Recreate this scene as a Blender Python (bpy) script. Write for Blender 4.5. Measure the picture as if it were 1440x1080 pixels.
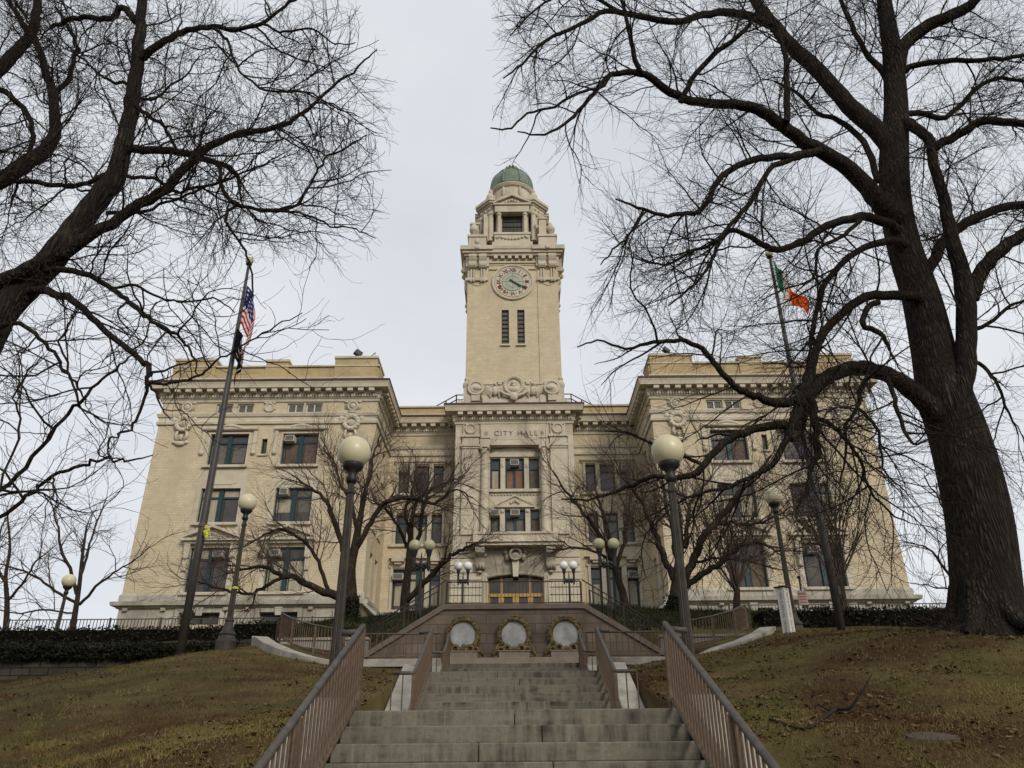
import bpy, math, random
import numpy as np
from mathutils import Matrix, Vector
R = math.radians
S = bpy.context.scene
for o in list(bpy.data.objects): bpy.data.objects.remove(o)
COL = S.collection

# ------------------------------------------------------------------ camera, sky, sun, exposure
TH, RO, FPX = R(26.63), R(0.5), 1080.0
cd = bpy.data.cameras.new('camera'); cam = bpy.data.objects.new('camera', cd); COL.objects.link(cam)
cd.sensor_width = 36; cd.lens = 27.0; cd.clip_start = 0.1; cd.clip_end = 6000
cam.matrix_world = Matrix.Rotation(R(90) + TH, 4, 'X') @ Matrix.Rotation(-RO, 4, 'Z')
S.camera = cam
SUN_EL, SUN_AZ = R(30), R(150)          # azimuth clockwise from +Y: behind the camera, to the right
w = bpy.data.worlds.new('World'); S.world = w; w.use_nodes = True
nt = w.node_tree; nt.nodes.clear()
def wn(t, **k):
    n = nt.nodes.new(t)
    for a, b in k.items(): setattr(n, a, b)
    return n
sky = wn('ShaderNodeTexSky', sky_type='NISHITA', sun_disc=False, sun_elevation=SUN_EL, sun_rotation=SUN_AZ,
         air_density=1.0, dust_density=2.0, ozone_density=1.0)
tc = wn('ShaderNodeTexCoord'); mp = wn('ShaderNodeMapping'); mp.inputs['Scale'].default_value = (1.1, 1.1, 2.4)
nz = wn('ShaderNodeTexNoise'); nz.inputs['Scale'].default_value = 1.6; nz.inputs['Detail'].default_value = 5; nz.inputs['Roughness'].default_value = .5
cr = wn('ShaderNodeValToRGB'); cr.color_ramp.elements[0].position = .32; cr.color_ramp.elements[1].position = .70
cr.color_ramp.elements[0].color = (5.65, 5.92, 6.32, 1); cr.color_ramp.elements[1].color = (7.1, 7.25, 7.45, 1)
mx = wn('ShaderNodeMixRGB'); mx.inputs['Fac'].default_value = .9
bg = wn('ShaderNodeBackground'); bg.inputs['Strength'].default_value = .124
wo = wn('ShaderNodeOutputWorld')
L = nt.links.new
L(tc.outputs['Generated'], mp.inputs['Vector']); L(mp.outputs['Vector'], nz.inputs['Vector']); L(nz.outputs['Fac'], cr.inputs['Fac'])
L(sky.outputs['Color'], mx.inputs['Color1']); L(cr.outputs['Color'], mx.inputs['Color2']); L(mx.outputs['Color'], bg.inputs['Color']); L(bg.outputs['Background'], wo.inputs['Surface'])
sl = bpy.data.lights.new('sun', 'SUN'); sl.energy = 2.0; sl.angle = R(16); sl.color = (1, .93, .82)
so = bpy.data.objects.new('sun', sl); COL.objects.link(so)
sd = Vector((math.sin(SUN_AZ) * math.cos(SUN_EL), math.cos(SUN_AZ) * math.cos(SUN_EL), math.sin(SUN_EL)))
so.rotation_euler = (-sd).to_track_quat('-Z', 'Y').to_euler(); so.location = sd * 100
vs = S.view_settings; vs.view_transform = 'Standard'; vs.look = 'None'; vs.exposure = 0; vs.gamma = 1; vs.use_curve_mapping = False
S.cycles.max_bounces = 5; S.cycles.diffuse_bounces = 3; S.cycles.glossy_bounces = 2

# ------------------------------------------------------------------ helpers
def at(px, py, Y):                       # a photo point at a known depth -> world (survey of the limbs)
    u, v = px - 720, 540 - py
    c, s = math.cos(RO), math.sin(RO)
    x, y = (u * c + v * s) / FPX, (-u * s + v * c) / FPX
    d = math.cos(TH) - y * math.sin(TH); h = math.sin(TH) + y * math.cos(TH)
    return np.array([x / d * Y, Y, h / d * Y])
def tag(o, label=None, cat=None, group=None, kind=None):
    if label: o['label'] = label
    if cat: o['category'] = cat
    if group: o['group'] = group
    if kind: o['kind'] = kind
    return o
def empty(name, loc, label, cat, group=None, rz=0):
    o = bpy.data.objects.new(name, None); COL.objects.link(o); o.location = loc; o.rotation_euler.z = rz
    o.empty_display_size = .3
    return tag(o, label, cat, group)
def wloc(p):
    return Vector((0, 0, 0)) if p is None else (Vector(p.location) + (wloc(p.parent) if p.parent else Vector((0, 0, 0))))
def link(name, me, mat, parent=None, world=True, smooth=False):
    if mat: me.materials.append(mat)
    if smooth: me.polygons.foreach_set('use_smooth', [True] * len(me.polygons))
    o = bpy.data.objects.new(name, me); COL.objects.link(o)
    if parent:
        o.parent = parent
        if world: o.location = -wloc(parent)
    return o
def np_mesh(name, V, F):                 # F: (n,k) equal-size polygons
    V = np.asarray(V, np.float32); F = np.asarray(F, np.int32)
    me = bpy.data.meshes.new(name); k = F.shape[1]
    me.vertices.add(len(V)); me.vertices.foreach_set('co', V.ravel())
    me.loops.add(F.size); me.loops.foreach_set('vertex_index', F.ravel())
    me.polygons.add(len(F)); me.polygons.foreach_set('loop_start', np.arange(0, F.size, k, dtype=np.int32))
    try: me.polygons.foreach_set('loop_total', np.full(len(F), k, np.int32))
    except Exception: pass
    me.update(calc_edges=True); me.validate()
    return me

class MB:
    def __init__(s): s.v = []; s.f = []
    def add(s, V, F):
        n = len(s.v); s.v += [tuple(map(float, p)) for p in V]; s.f += [tuple(i + n for i in f) for f in F]; return s
    def box(s, x0, x1, y0, y1, z0, z1):
        if x0 > x1: x0, x1 = x1, x0
        return s.add([(x0, y0, z0), (x1, y0, z0), (x1, y1, z0), (x0, y1, z0), (x0, y0, z1), (x1, y0, z1), (x1, y1, z1), (x0, y1, z1)],
                     [(3, 2, 1, 0), (4, 5, 6, 7), (0, 1, 5, 4), (1, 2, 6, 5), (2, 3, 7, 6), (3, 0, 4, 7)])
    def prism(s, poly, y0, y1):          # poly in (x,z), extruded along y
        n = len(poly)
        V = [(x, y0, z) for x, z in poly] + [(x, y1, z) for x, z in poly]
        return s.add(V, [tuple(range(n)), tuple(range(2 * n - 1, n - 1, -1))] + [((i + 1) % n, i, i + n, (i + 1) % n + n) for i in range(n)])
    def prismx(s, poly, x0, x1):         # poly in (y,z), extruded along x
        n = len(poly)
        V = [(x0, y, z) for y, z in poly] + [(x1, y, z) for y, z in poly]
        return s.add(V, [tuple(range(n)), tuple(range(2 * n - 1, n - 1, -1))] + [((i + 1) % n, i, i + n, (i + 1) % n + n) for i in range(n)])
    def tube(s, pts, rad, n=8, cap=True):
        P = np.array(pts, float); m = len(P)
        r = np.full(m, rad, float) if np.isscalar(rad) else np.array(rad, float)
        T = np.gradient(P, axis=0); T /= np.linalg.norm(T, axis=1)[:, None] + 1e-9
        ref = np.array([0, 0, 1.]) if abs(T[:, 2]).mean() < .8 else np.array([1., 0, 0])
        U = np.cross(T, ref); U /= np.linalg.norm(U, axis=1)[:, None] + 1e-9; W = np.cross(T, U)
        a = np.arange(n) * 2 * math.pi / n
        V = P[:, None] + r[:, None, None] * (np.cos(a)[None, :, None] * U[:, None] + np.sin(a)[None, :, None] * W[:, None])
        F = [(i * n + j, i * n + (j + 1) % n, (i + 1) * n + (j + 1) % n, (i + 1) * n + j) for i in range(m - 1) for j in range(n)]
        if cap: F += [tuple(range(n - 1, -1, -1)), tuple(range((m - 1) * n, m * n))]
        return s.add(V.reshape(-1, 3), F)
    def lathe(s, cx, cy, prof, n=20, sq=None):
        V = []; F = []
        for r, z in prof:
            for j in range(n):
                a = 2 * math.pi * (j + .5) / n; V.append((cx + r * math.cos(a), cy + r * math.sin(a), z))
        m = len(prof)
        F = [(i * n + j, i * n + (j + 1) % n, (i + 1) * n + (j + 1) % n, (i + 1) * n + j) for i in range(m - 1) for j in range(n)]
        F += [tuple(range(n - 1, -1, -1)), tuple(range((m - 1) * n, m * n))]
        return s.add(V, F)
    def ball(s, c, r, n=12, m=8, sc=(1, 1, 1)):
        V = []
        for i in range(1, m):
            t = math.pi * i / m
            for j in range(n):
                a = 2 * math.pi * j / n
                V.append((c[0] + sc[0] * r * math.sin(t) * math.cos(a), c[1] + sc[1] * r * math.sin(t) * math.sin(a), c[2] - sc[2] * r * math.cos(t)))
        V += [(c[0], c[1], c[2] - r * sc[2]), (c[0], c[1], c[2] + r * sc[2])]; k = (m - 1) * n
        F = [(i * n + j, i * n + (j + 1) % n, (i + 1) * n + (j + 1) % n, (i + 1) * n + j) for i in range(m - 2) for j in range(n)]
        F += [(k, (j + 1) % n, j) for j in range(n)] + [(k + 1, (m - 2) * n + j, (m - 2) * n + (j + 1) % n) for j in range(n)]
        return s.add(V, F)
    def ring(s, c, Rr, r, n=28, m=8, a0=0, a1=2 * math.pi, sy=1):     # torus facing -y
        k = n if abs(a1 - a0 - 2 * math.pi) < 1e-6 else n + 1
        P = [(c[0] + Rr * math.cos(a0 + (a1 - a0) * i / n), c[1], c[2] + Rr * math.sin(a0 + (a1 - a0) * i / n)) for i in range(k)]
        V = []
        for i in range(k):
            a = a0 + (a1 - a0) * i / n
            for j in range(m):
                b = 2 * math.pi * j / m; q = Rr + r * math.cos(b)
                V.append((c[0] + q * math.cos(a), c[1] + sy * r * math.sin(b), c[2] + q * math.sin(a)))
        F = [(i * m + j, i * m + (j + 1) % m, ((i + 1) % k) * m + (j + 1) % m, ((i + 1) % k) * m + j) for i in range(n if k == n else n) for j in range(m) if k == n or i + 1 < k]
        return s.add(V, F)
    def disc(s, c, r, t, n=32):          # disc facing -y, front at c.y, thickness t backwards
        P = [(c[0] + r * math.cos(2 * math.pi * i / n), c[2] + r * math.sin(2 * math.pi * i / n)) for i in range(n)]
        return s.prism(P, c[1], c[1] + t)
    def sweep(s, path, prof):            # path: plan points (x,y), outward is to the right of travel; prof: (out, z)
        P = [np.array(p, float) for p in path]; n = len(P); m = len(prof); V = []
        for i in range(n):
            d0 = P[i] - P[i - 1] if i else P[1] - P[0]; d1 = P[i + 1] - P[i] if i < n - 1 else d0
            if i == 0: d0 = d1
            d0 = d0 / np.linalg.norm(d0); d1 = d1 / np.linalg.norm(d1)
            n0 = np.array([d0[1], -d0[0]]); n1 = np.array([d1[1], -d1[0]])
            b = n0 + n1; b = b / (b @ b) * 2
            for o, z in prof: V.append((P[i][0] + b[0] * o, P[i][1] + b[1] * o, z))
        F = [(i * m + j, (i + 1) * m + j, (i + 1) * m + (j + 1) % m, i * m + (j + 1) % m) for i in range(n - 1) for j in range(m)]
        F += [tuple(range(m)), tuple(range(n * m - 1, (n - 1) * m - 1, -1))]
        return s.add(V, F)
    def wall(s, x0, x1, z0, z1, y, holes, dep=.35, ax=0, sg=1):   # wall face in x-z at depth y with openings; ax=1: face runs along y at x=y
        xs = sorted({x0, x1, *[h[0] for h in holes], *[h[1] for h in holes]}); zs = sorted({z0, z1, *[h[2] for h in holes], *[h[3] for h in holes]})
        def pt(a, d, z): return (a, y + d, z) if ax == 0 else (y + sg * d, a, z)
        for i in range(len(xs) - 1):
            for j in range(len(zs) - 1):
                cx, cz = (xs[i] + xs[i + 1]) / 2, (zs[j] + zs[j + 1]) / 2
                if any(h[0] < cx < h[1] and h[2] < cz < h[3] for h in holes): continue
                s.add([pt(xs[i], 0, zs[j]), pt(xs[i + 1], 0, zs[j]), pt(xs[i + 1], 0, zs[j + 1]), pt(xs[i], 0, zs[j + 1])], [(0, 1, 2, 3)])
        for a, b, c, d in holes:
            V = [pt(a, 0, c), pt(b, 0, c), pt(b, 0, d), pt(a, 0, d), pt(a, dep, c), pt(b, dep, c), pt(b, dep, d), pt(a, dep, d)]
            s.add(V, [(0, 4, 5, 1), (1, 5, 6, 2), (2, 6, 7, 3), (3, 7, 4, 0)])
        return s
    def build(s, name, mat, parent=None, world=True, smooth=False, bevel=0):
        me = bpy.data.meshes.new(name); me.from_pydata(s.v, [], s.f); me.update()
        o = link(name, me, mat, parent, world, smooth)
        if bevel:
            b = o.modifiers.new('edge', 'BEVEL'); b.width = bevel; b.segments = 2; b.limit_method = 'ANGLE'
        return o
def text_mesh(body, size, ext=.02, spacing=1.0, bold=0):
    cu = bpy.data.curves.new('lettering', 'FONT'); cu.body = body; cu.size = size; cu.extrude = ext; cu.align_x = 'CENTER'; cu.offset = bold; cu.space_character = spacing
    o = bpy.data.objects.new('lettering', cu); COL.objects.link(o)
    bpy.context.view_layer.update()
    me = bpy.data.meshes.new_from_object(o.evaluated_get(bpy.context.evaluated_depsgraph_get()))
    bpy.data.objects.remove(o); return me
def copy_tree(o, parent=None):
    c = o.copy(); COL.objects.link(c); c.parent = parent
    for ch in list(o.children): copy_tree(ch, c)
    return c

# ------------------------------------------------------------------ materials
def mat(name, col, rough=.8, col2=None, scale=3., detail=6, bump=0., bscale=None, streak=0, spec=.3, metal=0, stretch=(1, 1, 1), lo=.35, hi=.65, dirt=None, dscale=.6, dlo=.5, dhi=.75, coord='Object'):
    m = bpy.data.materials.new(name); m.use_nodes = True; t = m.node_tree; b = t.nodes['Principled BSDF']
    b.inputs['Roughness'].default_value = rough; b.inputs['Specular IOR Level'].default_value = spec; b.inputs['Metallic'].default_value = metal
    b.inputs['Base Color'].default_value = (*col, 1)
    k = t.links.new
    g = t.nodes.new('ShaderNodeTexCoord'); mp = t.nodes.new('ShaderNodeMapping'); mp.inputs['Scale'].default_value = stretch
    k(g.outputs[coord], mp.inputs['Vector'])
    m['_'] = 0; out = None
    def ramp(sc, det, lo, hi, c0, c1, mp=mp):
        n = t.nodes.new('ShaderNodeTexNoise'); n.inputs['Scale'].default_value = sc; n.inputs['Detail'].default_value = det; n.inputs['Roughness'].default_value = .6
        k(mp.outputs['Vector'], n.inputs['Vector']); r = t.nodes.new('ShaderNodeValToRGB')
        r.color_ramp.elements[0].position = lo; r.color_ramp.elements[1].position = hi
        r.color_ramp.elements[0].color = (*c0, 1); r.color_ramp.elements[1].color = (*c1, 1); k(n.outputs['Fac'], r.inputs['Fac']); return r, n
    if col2 is not None:
        r, n = ramp(scale, detail, lo, hi, col, col2); out = r.outputs['Color']
        if dirt is not None:
            mp2 = t.nodes.new('ShaderNodeMapping'); mp2.inputs['Scale'].default_value = (1, 1, .25) if streak else (1, 1, 1); k(g.outputs[coord], mp2.inputs['Vector'])
            d, _ = ramp(dscale, 5, dlo, dhi, (0, 0, 0), (1, 1, 1), mp2); x = t.nodes.new('ShaderNodeMixRGB'); k(d.outputs['Color'], x.inputs['Fac']); k(out, x.inputs['Color1']); x.inputs['Color2'].default_value = (*dirt, 1); out = x.outputs['Color']
        k(out, b.inputs['Base Color'])
    if bump:
        n = t.nodes.new('ShaderNodeTexNoise'); n.inputs['Scale'].default_value = bscale or scale * 4; n.inputs['Detail'].default_value = 6; k(mp.outputs['Vector'], n.inputs['Vector'])
        bp = t.nodes.new('ShaderNodeBump'); bp.inputs['Strength'].default_value = bump; bp.inputs['Distance'].default_value = .03; k(n.outputs['Fac'], bp.inputs['Height']); k(bp.outputs['Normal'], b.inputs['Normal'])
    del m['_']
    return m
def brickmat(name, c1, c2, mortar, bw, bh, msize, rough=.85, vary=.25, bump=.3, dirt=None, offset=.5, dscale=.25):
    m = bpy.data.materials.new(name); m.use_nodes = True; t = m.node_tree; b = t.nodes['Principled BSDF']; k = t.links.new
    b.inputs['Roughness'].default_value = rough; b.inputs['Specular IOR Level'].default_value = .25
    g = t.nodes.new('ShaderNodeTexCoord'); sx = t.nodes.new('ShaderNodeSeparateXYZ'); k(g.outputs['Object'], sx.inputs[0])
    a = t.nodes.new('ShaderNodeMath'); a.operation = 'ADD'; k(sx.outputs['X'], a.inputs[0]); k(sx.outputs['Y'], a.inputs[1])
    cx = t.nodes.new('ShaderNodeCombineXYZ'); k(a.outputs[0], cx.inputs['X']); k(sx.outputs['Z'], cx.inputs['Y'])
    br = t.nodes.new('ShaderNodeTexBrick'); k(cx.outputs[0], br.inputs['Vector']); br.offset = offset
    br.inputs['Scale'].default_value = 1; br.inputs['Brick Width'].default_value = bw; br.inputs['Row Height'].default_value = bh; br.inputs['Mortar Size'].default_value = msize; br.inputs['Mortar Smooth'].default_value = .3
    br.inputs['Color1'].default_value = (*c1, 1); br.inputs['Color2'].default_value = (*c2, 1); br.inputs['Mortar'].default_value = (*mortar, 1)
    n = t.nodes.new('ShaderNodeTexNoise'); n.inputs['Scale'].default_value = 1.3; n.inputs['Detail'].default_value = 8; n.inputs['Roughness'].default_value = .65; k(g.outputs['Object'], n.inputs['Vector'])
    r = t.nodes.new('ShaderNodeValToRGB'); r.color_ramp.elements[0].position = .3; r.color_ramp.elements[1].position = .7; r.color_ramp.elements[0].color = (1 - vary,) * 3 + (1,); r.color_ramp.elements[1].color = (1 + vary * .3,) * 3 + (1,)
    k(n.outputs['Fac'], r.inputs['Fac']); x = t.nodes.new('ShaderNodeMixRGB'); x.blend_type = 'MULTIPLY'; x.inputs['Fac'].default_value = 1; k(br.outputs['Color'], x.inputs['Color1']); k(r.outputs['Color'], x.inputs['Color2']); out = x.outputs['Color']
    if dirt:
        mp2 = t.nodes.new('ShaderNodeMapping'); mp2.inputs['Scale'].default_value = (1.6, 1.6, .35); k(g.outputs['Object'], mp2.inputs['Vector'])
        n2 = t.nodes.new('ShaderNodeTexNoise'); n2.inputs['Scale'].default_value = dscale; n2.inputs['Detail'].default_value = 6; k(mp2.outputs['Vector'], n2.inputs['Vector'])
        r2 = t.nodes.new('ShaderNodeValToRGB'); r2.color_ramp.elements[0].position = .5; r2.color_ramp.elements[1].position = .8; k(n2.outputs['Fac'], r2.inputs['Fac'])
        y = t.nodes.new('ShaderNodeMixRGB'); k(r2.outputs['Color'], y.inputs['Fac']); k(out, y.inputs['Color1']); y.inputs['Color2'].default_value = (*dirt, 1); out = y.outputs['Color']
    k(out, b.inputs['Base Color'])
    bp = t.nodes.new('ShaderNodeBump'); bp.inputs['Strength'].default_value = bump; bp.inputs['Distance'].default_value = .01; k(br.outputs['Fac'], bp.inputs['Height']); bp.invert = True; k(bp.outputs['Normal'], b.inputs['Normal'])
    return m
BRICK = brickmat('buff_brick', (.61, .52, .36), (.54, .455, .31), (.42, .35, .24), .42, .125, .016, dirt=(.43, .355, .24), bump=.4, vary=.17)
PARAP = brickmat('yellow_parapet_brick', (.50, .385, .21), (.43, .33, .175), (.36, .27, .15), .38, .10, .012, dirt=(.24, .19, .12), dscale=.5)
STONE = mat('limestone', (.54, .48, .375), .85, (.44, .39, .295), 1.2, 8, .2, 9, dirt=(.26, .225, .165), dscale=.5, dlo=.54, dhi=.88, streak=1)
BASES = brickmat('grey_limestone_blocks', (.46, .43, .36), (.39, .365, .30), (.20, .185, .15), 1.55, .62, .014, dirt=(.20, .18, .145), dscale=.5, vary=.3)
ASHLAR = brickmat('limestone_ashlar', (.54, .48, .375), (.48, .425, .325), (.28, .25, .19), 1.15, .52, .012, dirt=(.28, .245, .18), dscale=.5, vary=.25)
DARKST = mat('soot_stained_stone', (.36, .32, .25), .9, (.22, .19, .14), 1.6, 8, .3, 8)
FLASH = mat('brown_flashing', (.045, .022, .016), .6, (.07, .04, .03), 3)
TEAL = mat('teal_paint', (.010, .034, .042), .5, (.016, .05, .058), 5)
WHITEF = mat('white_paint', (.55, .55, .52), .5, (.42, .42, .39), 6)
CURT = mat('curtain', (.40, .36, .27), .9, (.28, .25, .18), 2.5, stretch=(6, 1, .3))
TANB = mat('tan_board', (.135, .10, .075), .9, (.09, .066, .05), 2)
GRYB = mat('grey_blind', (.14, .13, .115), .8, (.10, .09, .08), 3)
def glass(name, c0, c1):
    m = mat(name, c0, .1, c1, .35, 3, bump=.12, bscale=1.6, spec=.6); return m
GLASS = glass('window_glass', (.02, .017, .014), (.065, .05, .04))
GOLD = mat('gold_door', (.42, .25, .055), .4, (.32, .18, .04), 4, spec=.5)
COPPER = mat('green_copper', (.18, .22, .17), .7, (.105, .145, .11), 1.3, 8, .15, 8, dirt=(.025, .05, .035), dscale=1.2, dlo=.55, dhi=.8, streak=1)
CLOCKW = mat('clock_marble', (.52, .47, .38), .6, (.44, .40, .32), 3)
CLOCKG = mat('clock_green_glass', (.30, .34, .26), .3, (.36, .38, .30), 2)
CLOCKR = mat('clock_numerals', (.14, .035, .02), .6)
BLACK = mat('black_iron', (.012, .012, .012), .5, (.02, .02, .02), 8)
ACW = mat('air_conditioner_case', (.50, .48, .43), .6, (.38, .36, .32), 5)
ACD = mat('air_conditioner_grille', (.07, .06, .055), .7, (.11, .10, .09), 12)
def stainmat(name, c, c2, dark):
    m = bpy.data.materials.new(name); m.use_nodes = True; t = m.node_tree; b = t.nodes['Principled BSDF']; k = t.links.new; b.inputs['Roughness'].default_value = .92; b.inputs['Specular IOR Level'].default_value = .2
    g = t.nodes.new('ShaderNodeTexCoord')
    def nz(sc, scale, det, lo, hi):
        mp = t.nodes.new('ShaderNodeMapping'); mp.inputs['Scale'].default_value = sc; k(g.outputs['Object'], mp.inputs['Vector']); n = t.nodes.new('ShaderNodeTexNoise'); n.inputs['Scale'].default_value = scale; n.inputs['Detail'].default_value = det; n.inputs['Roughness'].default_value = .62; k(mp.outputs[0], n.inputs['Vector'])
        mr = t.nodes.new('ShaderNodeMapRange'); mr.inputs['From Min'].default_value = lo; mr.inputs['From Max'].default_value = hi; k(n.outputs['Fac'], mr.inputs['Value']); return mr.outputs[0]
    def mix(f, a, c_):
        x = t.nodes.new('ShaderNodeMixRGB'); k(f, x.inputs['Fac'])
        for i, q in ((1, a), (2, c_)):
            if isinstance(q, tuple): x.inputs[i].default_value = (*q, 1)
            else: k(q, x.inputs[i])
        return x.outputs[0]
    def mul(a, c_):
        x = t.nodes.new('ShaderNodeMath'); x.operation = 'MULTIPLY'; k(a, x.inputs[0])
        if isinstance(c_, float): x.inputs[1].default_value = c_
        else: k(c_, x.inputs[1])
        return x.outputs[0]
    base = mix(nz((1, 1, 1), 26, 6, .3, .7), c, c2); base = mix(mul(nz((1, 1, 1), 3, 8, .35, .7), .6), base, tuple(q * .6 for q in c))
    st = mul(nz((5.5, 2, .7), 1.7, 8, .40, .66), nz((.7, 1.2, 4.5), 1.3, 4, .36, .62)); base = mix(mul(st, .93), base, dark)
    base = mix(mul(nz((24, 3, .8), 1.5, 4, .60, .75), .3), base, tuple(min(1, q * 1.5) for q in c))
    k(base, b.inputs['Base Color']); n = t.nodes.new('ShaderNodeTexNoise'); n.inputs['Scale'].default_value = 55; n.inputs['Detail'].default_value = 6; k(g.outputs['Object'], n.inputs['Vector'])
    bp = t.nodes.new('ShaderNodeBump'); bp.inputs['Strength'].default_value = .35; bp.inputs['Distance'].default_value = .01; k(n.outputs['Fac'], bp.inputs['Height']); k(bp.outputs[0], b.inputs['Normal']); return m
STEP = stainmat('weathered_step_stone', (.200, .180, .140), (.145, .131, .102), (.026, .023, .019))
TREAD = mat('landing_stone', (.22, .21, .18), .9, (.15, .14, .12), 2.2, 8, .2, 20)
KERB = mat('pale_concrete', (.36, .335, .285), .9, (.25, .232, .197), 2.5, 8, .2, 16, dirt=(.13, .12, .10), dscale=1.6, dlo=.52, dhi=.8)
GRAN = brickmat('pink_granite_blocks', (.20, .155, .118), (.15, .115, .088), (.075, .06, .047), .92, .262, .009, vary=.4, bump=.25, dirt=(.10, .07, .056), dscale=1.0)
GRANC = mat('pink_granite', (.175, .135, .105), .8, (.125, .096, .076), 3, 8, .1, 25)
GRANL = mat('pale_granite', (.30, .24, .19), .8, (.22, .175, .14), 3, 8, .1, 20)
BRONZE = mat('bronze_wreath', (.075, .055, .027), .55, (.20, .145, .06), 9, 5, .3, 40, metal=.35)
DISC = mat('worn_plaque', (.42, .42, .41), .6, (.25, .25, .245), 3.2, 8, .1, 20)
RAIL = mat('brown_rail_paint', (.135, .092, .058), .7, (.065, .042, .027), 9, 8, .1, 40)
RAILT = mat('grey_handrail_paint', (.088, .077, .065), .55, (.05, .038, .03), 7, 8, .15, 30)
LAMPP = mat('lamp_post_paint', (.044, .036, .027), .6, (.024, .019, .014), 6, 5, .1, 30)
POLEM = mat('flagpole_metal', (.05, .043, .036), .5, (.035, .03, .026), 3, 5, spec=.4)
GLOBE = mat('cream_globe', (.59, .545, .37), .35, (.49, .44, .28), 2, 5, spec=.4, dirt=(.30, .27, .15), dscale=3, dlo=.55, dhi=.85, streak=1)
GLOBG = mat('olive_globe', (.45, .43, .26), .4, (.33, .31, .17), 3, 5, spec=.4, dirt=(.2, .18, .09), dscale=4, dlo=.55, dhi=.85)
GLOBW = mat('white_globe', (.74, .74, .72), .35, (.62, .62, .6), 3, 4, spec=.4)
def barkmat(name, c0, c1):
    m = bpy.data.materials.new(name); m.use_nodes = True; t = m.node_tree; b = t.nodes['Principled BSDF']; k = t.links.new; b.inputs['Roughness'].default_value = .95; b.inputs['Specular IOR Level'].default_value = .08
    g = t.nodes.new('ShaderNodeTexCoord'); mp = t.nodes.new('ShaderNodeMapping'); mp.inputs['Scale'].default_value = (1, 1, .13); k(g.outputs['Object'], mp.inputs['Vector'])
    n0 = t.nodes.new('ShaderNodeTexNoise'); n0.inputs['Scale'].default_value = 5; n0.inputs['Detail'].default_value = 3; k(mp.outputs[0], n0.inputs['Vector'])
    ad = t.nodes.new('ShaderNodeMixRGB'); ad.blend_type = 'ADD'; ad.inputs['Fac'].default_value = .16; k(mp.outputs[0], ad.inputs['Color1']); k(n0.outputs['Color'], ad.inputs['Color2'])
    v = t.nodes.new('ShaderNodeTexVoronoi'); v.feature = 'DISTANCE_TO_EDGE'; v.inputs['Scale'].default_value = 17; k(ad.outputs[0], v.inputs['Vector'])
    n = t.nodes.new('ShaderNodeTexNoise'); n.inputs['Scale'].default_value = 26; n.inputs['Detail'].default_value = 8; k(mp.outputs[0], n.inputs['Vector'])
    mm = t.nodes.new('ShaderNodeMath'); mm.operation = 'MULTIPLY_ADD'; k(n.outputs['Fac'], mm.inputs[0]); mm.inputs[1].default_value = .35; k(v.outputs['Distance'], mm.inputs[2])
    cr = t.nodes.new('ShaderNodeValToRGB'); cr.color_ramp.elements[0].position = .12; cr.color_ramp.elements[1].position = .55; cr.color_ramp.elements[0].color = (*c0, 1); cr.color_ramp.elements[1].color = (*c1, 1); k(mm.outputs[0], cr.inputs[0])
    n3 = t.nodes.new('ShaderNodeTexNoise'); n3.inputs['Scale'].default_value = 1.7; n3.inputs['Detail'].default_value = 8; n3.inputs['Roughness'].default_value = .7; k(g.outputs['Object'], n3.inputs['Vector']); r3 = t.nodes.new('ShaderNodeValToRGB'); r3.color_ramp.elements[0].position = .52; r3.color_ramp.elements[1].position = .75; k(n3.outputs['Fac'], r3.inputs[0])
    x3 = t.nodes.new('ShaderNodeMixRGB'); k(r3.outputs[0], x3.inputs['Fac']); k(cr.outputs[0], x3.inputs['Color1']); x4 = t.nodes.new('ShaderNodeMixRGB'); x4.blend_type = 'MULTIPLY'; x4.inputs['Fac'].default_value = 1; k(cr.outputs[0], x4.inputs['Color1']); x4.inputs['Color2'].default_value = (2.3, 2.35, 2.0, 1); k(x4.outputs[0], x3.inputs['Color2']); k(x3.outputs[0], b.inputs['Base Color'])
    bp = t.nodes.new('ShaderNodeBump'); bp.inputs['Strength'].default_value = 1; bp.inputs['Distance'].default_value = .09; k(mm.outputs[0], bp.inputs['Height']); k(bp.outputs[0], b.inputs['Normal']); return m
BARK = barkmat('ridged_bark', (.010, .008, .0065), (.042, .034, .027))
BARKS = barkmat('young_bark', (.022, .016, .012), (.062, .048, .037))
TWIG = mat('twig_bark', (.034, .027, .023), .95, (.022, .018, .016), 4, 2, spec=.08)
TWIGB = mat('brown_twig_bark', (.10, .073, .057), .95, (.06, .044, .035), 4, 2, spec=.08)
IVY = mat('ivy_leaf', (.010, .011, .006), .8, (.02, .022, .010), 20, 3, spec=.15)
HEDG = mat('hedge_leaf', (.010, .011, .006), .75, (.024, .025, .012), 14, 3, spec=.2)
CORE = mat('painted_leaf_shade', (.006, .0055, .004), 1, (.010, .009, .006), 30, 3, spec=0)  # near-black colour paints the deep shade between the leaves
RETW = brickmat('rubble_wall_stone', (.085, .072, .056), (.05, .043, .035), (.022, .02, .016), .62, .24, .02, vary=.6, bump=.9, dirt=(.016, .017, .011))
PEACE = mat('white_pole_paint', (.60, .58, .54), .6, (.50, .48, .44), 6)
YEL = mat('yellow_tape', (.55, .52, .06), .5, (.45, .42, .05), 8)
REDB = mat('red_brown_shrub', (.06, .022, .014), .9, (.035, .015, .01), 8)

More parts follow.
